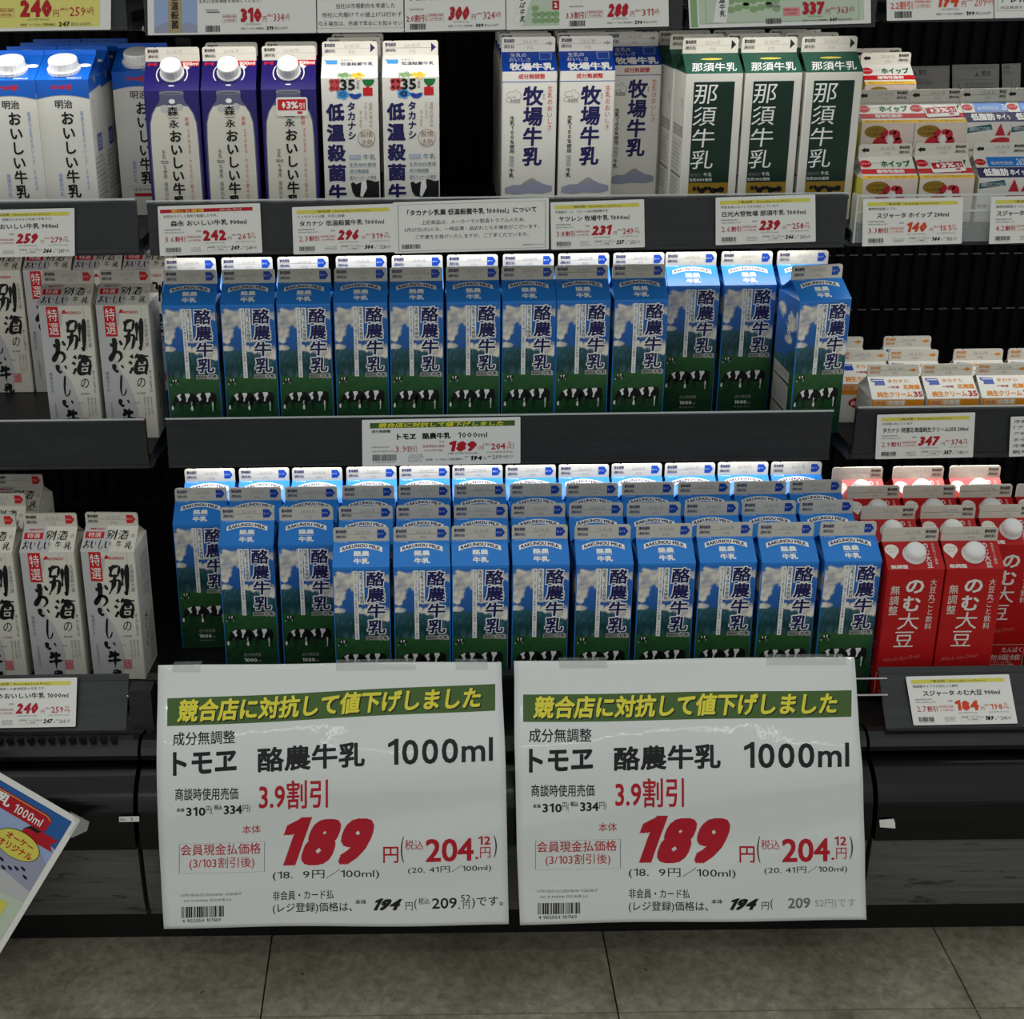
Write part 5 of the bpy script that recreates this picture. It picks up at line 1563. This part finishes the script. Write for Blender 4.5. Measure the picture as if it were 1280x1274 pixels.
    # strips of tape holding the sheet to the lip
    for xs in tape_spans:
        g = MB(); X0, X1 = pin(xs[0], 860).x, pin(xs[1], 860).x
        for j in range(5):
            a, b_ = j * .0022, (j + 1) * .0022
            pa, pb_ = [tuple(sp(x, s, 3)) for x in (X0, X1) for s in (a, b_)], None
            g.face([pa[0], pa[2], pa[3], pa[1]], 'tape')
        P0 = sp(X0, 0, 3); P1 = sp(X1, 0, 3)
        g.face([tuple(P0), tuple(P1), tuple(P1 + Vector((0, .018, -.005))), tuple(P0 + Vector((0, .018, -.005)))], 'tape')
        link('tape', g.build('tape'), e)
    return tag(e, label, 'sign', 'large sleeved price signs')


A0, A1 = pin(197.5, 858), pin(205, 1158); B0, B1 = pin(628, 850), pin(636, 1152)
lerp = lambda a, b, t: a + (b - a) * t
def edge(pts):
    ps = [pin(*p) for p in pts]
    def f(s):
        for a, b in zip(ps, ps[1:]):
            if s <= b.y:
                return lerp(a.x, b.x, max(0, (s - a.y) / max(1e-6, b.y - a.y)))
        return ps[-1].x
    return f
sign(0, 0, (A0.x + B0.x) / 2, 'left one of the two large hanging price signs, full price line at its foot', edge([(197, 856), (196, 930), (199, 1060), (205, 1159)]), edge([(627, 848), (631, 930), (634, 1060), (636, 1155)]), [(215, 250), (420, 520), (570, 610)], True)
sign(445, -5, .33, 'right one of the two large hanging price signs, smeared figures at its foot', edge([(643, 852), (643, 930), (646, 1060), (650, 1158)]), edge([(1069, 840), (1075, 930), (1081, 1060), (1083, 1152)]), [(700, 760), (960, 1060)], False, 1)

# ================================================================== tilted poster at the lower left
e = empty('hanging_poster', at(20, 1100, 1.46))
off = at(20, 1100, 1.46)
tr = at(101, 1025, 1.455); dirx = (at(101, 1025, 1.455) - at(0, 966, 1.47)).normalized()
br = at(0, 1192, 1.435)
diry = (br - tr).normalized(); diry = (diry - dirx * diry.dot(dirx)).normalized()
nn = dirx.cross(diry); nn = nn if nn.y < 0 else -nn
def pm(u, v, k):   # u from the right edge leftwards negative, v downwards, in mm
    return tr + dirx * (u * .001) + diry * (v * .001) + nn * (.0004 + .00014 * k) - off
mb = MB(); PW, PH = 420, 297
mb.prism([(-PW, 0), (-2, 0), (0, 2), (0, PH), (-PW, PH)], lambda x, y: pm(x, y, -6), lambda x, y: pm(x, y, 0), 'tag_paper')
link('paper', mb.build('paper'), e)
mb = MB(); p = Pr(mb, lambda u, v, k: pm(u * .78, v * .78, k), 1, 2); PW, PH = PW / .78, PH / .78
p.rect(-PW + 10, 10, -10, PH - 10, 'poster_blue', 0)
p.poly([(-PW + 10, 44), (-130, 40), (-70, 44), (-30, 60), (-10, 66), (-10, 140), (-PW + 10, 140)], 'pale_blue', 1)
p.poly([(-PW + 10, 110), (-120, 92), (-100, 104), (-84, 88), (-60, 98), (-36, 74), (-10, 96), (-10, 200), (-PW + 10, 200)], 'mountain_wash', 2)
p.poly([(-PW + 10, 160), (-120, 150), (-60, 140), (-10, 150), (-10, PH - 10), (-PW + 10, PH - 10)], 'swoosh', 3)
p.poly([(-PW + 10, 190), (-60, 176), (-10, 172), (-10, PH - 10), (-PW + 10, PH - 10)], 'pale_green', 4)
tx = lambda t, x0, yb, x1, yt, mt, k, bold=0: p.text(t, x0, yb, x1, yt, mt, k, bold)
p.poly([(-330, 20), (-45, 20), (-36, 26), (-38, 48), (-46, 50), (-300, 50)], 'crimson', 4)
p.poly([(-300, 22), (-46, 22), (-38, 27), (-38.6, 28), (-46, 23), (-300, 23)], 'header_yellow', 5)
p.poly([(-42, 50), (-12, 50), (-20, 62), (-12, 72), (-68, 72), (-68, 60), (-60, 50)], 'crimson', 3)
p.poly([(-68, 60), (-60, 50), (-42, 50), (-46, 56), (-60, 56)], 'black_ink', 5)
tx('酪農牛乳', -210, 44, -104, 24, 'white_ink', 6, .03); tx('1000ml', -96, 45, -48, 29, 'white_ink', 6, .01)
p.ell(-63, 90, 37, 24, 'black_ink', 5, 36); p.ell(-63, 90, 36, 23, 'header_yellow', 6, 36)
tx('オーケー', -86, 88, -40, 76, 'crimson', 7, .03); tx('オリジナル', -92, 104, -34, 91, 'crimson', 7, .03)
for i in range(9):
    p.ell(-100 + i * 9, 140 - (i % 4) * 4 - i, 5, 2.2, 'black_ink', 5, 8, rot=20)
p.poly([(-98, 136), (-92, 130), (-98, 144), (-104, 130)], 'strawberry', 6); p.rect(-98.8, 144, -97.4, 166, 'black_ink', 6)
tx('別海町', -110, 180, -80, 169, 'white_ink', 7, .02)
p.rect(-96, 186, -30, PH - 14, 'header_yellow', 6)
link('print', mb.build('print'), e)
mb = MB()
mb.face([tuple(pm(a, b, 4)) for a, b in ((-16, -3), (10, -4), (13, 8), (2, 26), (-4, 24), (-3, 6))], 'tape')
link('tape', mb.build('tape'), e)
tag(e, 'tilted blue and red milk poster cut by the left edge in front of the bumper', 'poster')

# small stickers on the bumper
def plate(name, px, Y, mt, label, fn=None):
    c = corners(px, Y); mp, o, n = quad(c)
    mb = MB(); mb.prism([(0, 0), (1, 0), (1, .6), (.92, 1), (0, 1)] if fn is None else [(0, 0), (1, 0), (1, 1), (0, 1)], lambda x, y: mp(x, y, -3), lambda x, y: mp(x, y, 0), mt)
    if fn:
        fn(Pr(mb, mp, 1, 1))
    ob = link(name, mb.build(name)); ob.location = o
    return tag(ob, label, 'sticker')
plate('sticker', [(149, 1021), (174, 1020.5), (174, 1027), (149, 1027.5)], 1.503, 'tag_paper', 'tiny white number label on the black bumper left of the signs', lambda p: (p.text('No.', .06, .25, .4, .75, 'black_ink'), p.text('1', .56, .2, .66, .8, 'black_ink')))
plate('sticker', [(1099, 1025), (1118.5, 1023.5), (1119, 1035.5), (1100, 1034)], 1.503, 'tag_paper', 'torn white sticker scrap on the black bumper right of the signs')

# ================================================================== cartons on the shelves
def xat(px, py, Y):
    return at(px, py, Y).x


ZB, ZM, ZT = .3300, .6150, .9050
YB, PIT = 1.662, .0745
dep = .0362
# ---- bottom middle: blue cartons
rows = [(656, [415.7, 491, 564, 639.5, 718, 795, 871, 947, 1025], 70.8),
        (634, [274.8, 348.5] + [423 + 72 * i for i in range(9)], 68.0),
        (612, [217.5, 285.5, 355.5] + [427 + 69.9 * i for i in range(9)], 66.5),
        (590, [229.5, 297.5, 364] + [431.8 + 66.3 * i for i in range(9)], 65.0)]
RN = ['front row', 'second row', 'third row', 'back row']
for r, (fy, xs, fwid) in enumerate(rows):
    Yf = YB + PIT * r
    for i, x in enumerate(xs):
        X = xat(x + fwid / 2, fy, Yf + dep)
        side = 'left' if i < 6 else 'right'
        n = i if side == 'left' else len(xs) - 1 - i
        lab = 'blue cow-picture milk carton, %s from the %s in the bottom %s' % (ORD[n], side, RN[r])
        carton('blue', X, Yf + dep + jit(.0012), ZB, lab, 'blue milk cartons on the bottom deck', jit(.012))
# ---- middle shelf: blue cartons
YMF = 1.890
xs = [204, 276.6, 346.5, 417, 486.5, 557, 626.5, 693.5, 765]
for i, x in enumerate(xs):
    X = xat(x + 33.5, 337, YMF + dep)
    side, n = ('left', i) if i < 5 else ('right', 8 - i)
    carton('blue', X, YMF + dep + jit(.001), ZM, 'blue cow-picture milk carton, %s from the %s in the middle shelf front row' % (ORD[n], side), 'blue milk cartons on the second shelf', jit(.010))
xs = [205, 276, 346, 419, 489, 558, 628, 697, 766, 831, 901, 970.6]
for i, x in enumerate(xs):
    X = xat(x + 32.5, 324, YMF + .0755 + dep)
    side, n = ('left', i) if i < 6 else ('right', 11 - i)
    carton('blue', X, YMF + .0755 + dep, ZM, 'blue cow-picture milk carton, %s from the %s in the middle shelf rear row' % (ORD[n], side), 'blue milk cartons on the second shelf', jit(.006))
carton('blue', xat(1021, 328, YMF + .025), YMF + .020, ZM, 'blue cow-picture milk carton turned sideways, standing alone at the shelf end', 'blue milk cartons on the second shelf', math.radians(9), math.radians(0))

# ---- top shelf, middle
YTF = 1.895
for i, x in enumerate((181, 252.3, 327)):
    k = 'purple_s' if i == 2 else 'purple'
    lab = ['purple milk carton with bottle picture and cap, leftmost of three', 'purple milk carton with bottle picture and cap, middle of three', 'purple milk carton with bottle picture and a red discount sticker'][i]
    carton(k, xat(x + 33.7, 57, YTF + .035), YTF + .035, ZT - .001 + .001, lab, 'purple milk cartons on the top shelf', jit(.02))
    if i: carton('purple', xat(x + 36.7, 55, YTF + .035 + .074), YTF + .035 + .074, ZT, 'purple milk carton behind the %s one of the front three' % ('leftmost', 'middle', 'stickered')[i], 'purple milk cartons on the top shelf', jit(.02))
for i, x in enumerate((404, 480)):
    carton('d35', xat(x + 33, 55, YTF + dep), YTF + dep, ZT, ['white milk carton with big navy letters and number 35, left of the pair', 'white milk carton with big navy letters and number 35, right of the pair'][i], 'white cartons numbered 35', jit(.01))
for r in (1, 2):
    carton('d35', xat(404 + 5 * r + 33, 52, YTF + dep + .074 * r), YTF + dep + .074 * r, ZT, 'white carton numbered 35, %s behind the left one of the pair' % ('next', 'last')[r - 1], 'white cartons numbered 35', jit(.02))
YPF = 1.955
for i, (x, r) in enumerate(((629, 0), (701, 0), (759, 1))):
    for q in range(r, 4):
        lab = 'white carton with blue roof and navy brush name, %s column, %s' % (('left', 'middle', 'right')[i], ('at the front', 'standing second', 'standing third', 'standing last')[q])
        carton('pasture', xat(x + 31.5 + (q - r) * -2, 48, YPF + dep + .0735 * q) + (.0 if q == r else -.002 * q), YPF + dep + .0735 * q, ZT, lab, 'white cartons with blue roofs', jit(.012))
for i, x in enumerate((854.5, 928, 1003)):
    for q in range(3):
        lab = 'milk carton with dark green panel and roof, %s column, %s' % (('left', 'middle', 'right')[i], ('at the front', 'second in line', 'third in line')[q])
        X = xat(x + 34, 50, YTF + dep)
        carton('nasu', X + (0, -.004, -.008)[q], YTF + dep + .0735 * q, ZT, lab, 'cartons with green panels', math.radians(1.5))

# ---- top shelf, left bay
for i, x in enumerate((-24, 43)):
    for q in range(4):
        lab = 'blue and white milk carton with wide round cap, %s column, %s' % (('outer left', 'inner')[i], ('at the front', 'second behind', 'third behind', 'fourth behind')[q])
        X = xat(x + 33, 90, YTF - .01)
        carton('meiji', X + .001 * q, YTF + .025 + .0685 * q, ZT, lab, 'blue and white cartons with wide caps', math.radians(-1.5))
carton('meiji', xat(170, 80, YTF + .095), YTF + .128, ZT, 'blue and white capped milk carton half hidden by purple cartons', 'blue and white cartons with wide caps', 0)
# ---- second shelf, left bay
YLF = 1.893
for i, x in enumerate((51.4, 122.8)):
    carton('bets', xat(x + 33, 337, YLF + dep), YLF + dep, ZM, 'white milk carton with black brush lettering, %s one standing forward on the upper left shelf' % ('left', 'right')[i], 'brush-lettered cartons on the upper left shelf', math.radians(-1.5))
for i, x in enumerate((-36, 27, 90, 152)):
    carton('bets', xat(x + 31, 340, 2.115), 2.115 + dep, ZM, 'white brush-lettered milk carton, %s in the rear row, upper left shelf' % ('first', 'second', 'third', 'fourth')[i], 'brush-lettered cartons on the upper left shelf', 0)
# ---- lowest deck, left bay
for (xr, y, Yd, lab, rz) in ((98.4, 660, 1.722, 'white brush-lettered milk carton, middle one at the front of the lower left deck', -1), (174.5, 657, 1.722, 'white brush-lettered milk carton showing its side, right end of the lower left deck', -3.5),
                             (23, 666, 1.722, 'white brush-lettered milk carton cut by the left edge, front of lower left deck', -1), (36, 637, 1.797, 'white brush-lettered milk carton cut by the left edge, second in line on the lower deck', -1),
                             (58, 608, 1.872, 'white brush-lettered milk carton at the rear of the lower left deck', -3)):
    X = xat(xr - 34, y, Yd + dep)
    carton('bets', X, Yd + dep, ZB, lab, 'brush-lettered cartons on the lower left deck', math.radians(rz))
# ---- lowest deck, right bay: red soy drink
YS = 1.652
for r, (y, xs) in enumerate(((651, [1104, 1178]), (623, [1076.7, 1151.5, 1225]), (598, [1060, 1130, 1201, 1272]), (579, [1040, 1116, 1187]))):
    for i, x in enumerate(xs):
        Yd = YS + .0745 * r + dep
        carton('soy', xat(x + (36, 35.5, 33.5, 33)[r], y, Yd), Yd, ZB, 'red soy drink carton with white cap, %s from the left in the %s' % (ORD[i], RN[r]), 'red soy drink cartons', math.radians(jit(1)))
# ---- second shelf, right bay: short cream cartons
YC = 1.850
for r, (y, xs) in enumerate(((456, [1084, 1151.5, 1220]), (436, [1046, 1111, 1192, 1260]), (421, [1019, 1104]))):
    for i, x in enumerate(xs):
        Yd = YC + .0725 * r + .035
        carton('cream', xat(x + (33, 31.5, 30.5)[r], y, Yd), Yd, ZM, 'short orange and white cream carton, %s from the left in the %s' % (ORD[i], ('front row', 'second row', 'rear row')[r]), 'orange and white cream cartons', math.radians(jit(1)))
# ---- top shelf, right bay: whipping cream
e = empty('shelf_riser', (.66, 2.05, ZT))
mb = MB(); mb.box(-.095, .32, -.105, -.0185, 0, .0595, 'case_dark'); mb.box(-.095, .32, -.018, .20, 0, .0995, 'case_dark')
link('step', mb.build('step'), e); tag(e, 'dark stepped riser under the rear whipping cream cartons', 'riser')
CG = 'whipping cream cartons on the top right shelf'
YW = 1.868
carton('whip', xat(1106, 193, YW + .035), YW + .035, ZT, 'strawberry whipping cream carton, front left, without sticker', CG, 0)
carton('whip_s', xat(1176, 193, YW + .035), YW + .035, ZT, 'strawberry whipping cream carton with red discount sticker, front row', CG, 0)
carton('whip', xat(1104, 121, YW + .113), YW + .113, ZT + .060, 'strawberry whipping cream carton, raised row, without sticker', CG, 0)
carton('whip_s', xat(1169, 121, YW + .113), YW + .113, ZT + .060, 'strawberry whipping cream carton with red discount sticker, raised row', CG, 0)
carton('whip', xat(1107, 73, 2.075), 2.075, ZT + .100, 'strawberry whipping cream carton, highest one at the rear', CG, 0)
carton('whip', xat(1096, 68, 2.150), 2.150, ZT + .100, 'strawberry whipping cream carton, only its top edge showing at the rear', CG, 0)
carton('lowfat', xat(1249, 193, YW + .035), YW + .035, ZT, 'blue and white low-fat cream carton in the front row', CG, 0)
carton('lowfat', xat(1233, 133, YW + .105), YW + .113, ZT + .060, 'blue low-fat cream carton half hidden beside the stickered one', CG, math.radians(3))
carton('lowfat', xat(1290, 112, YW + .113), YW + .113, ZT + .060, 'blue and white low-fat cream carton cut by the right edge, raised', CG, 0)
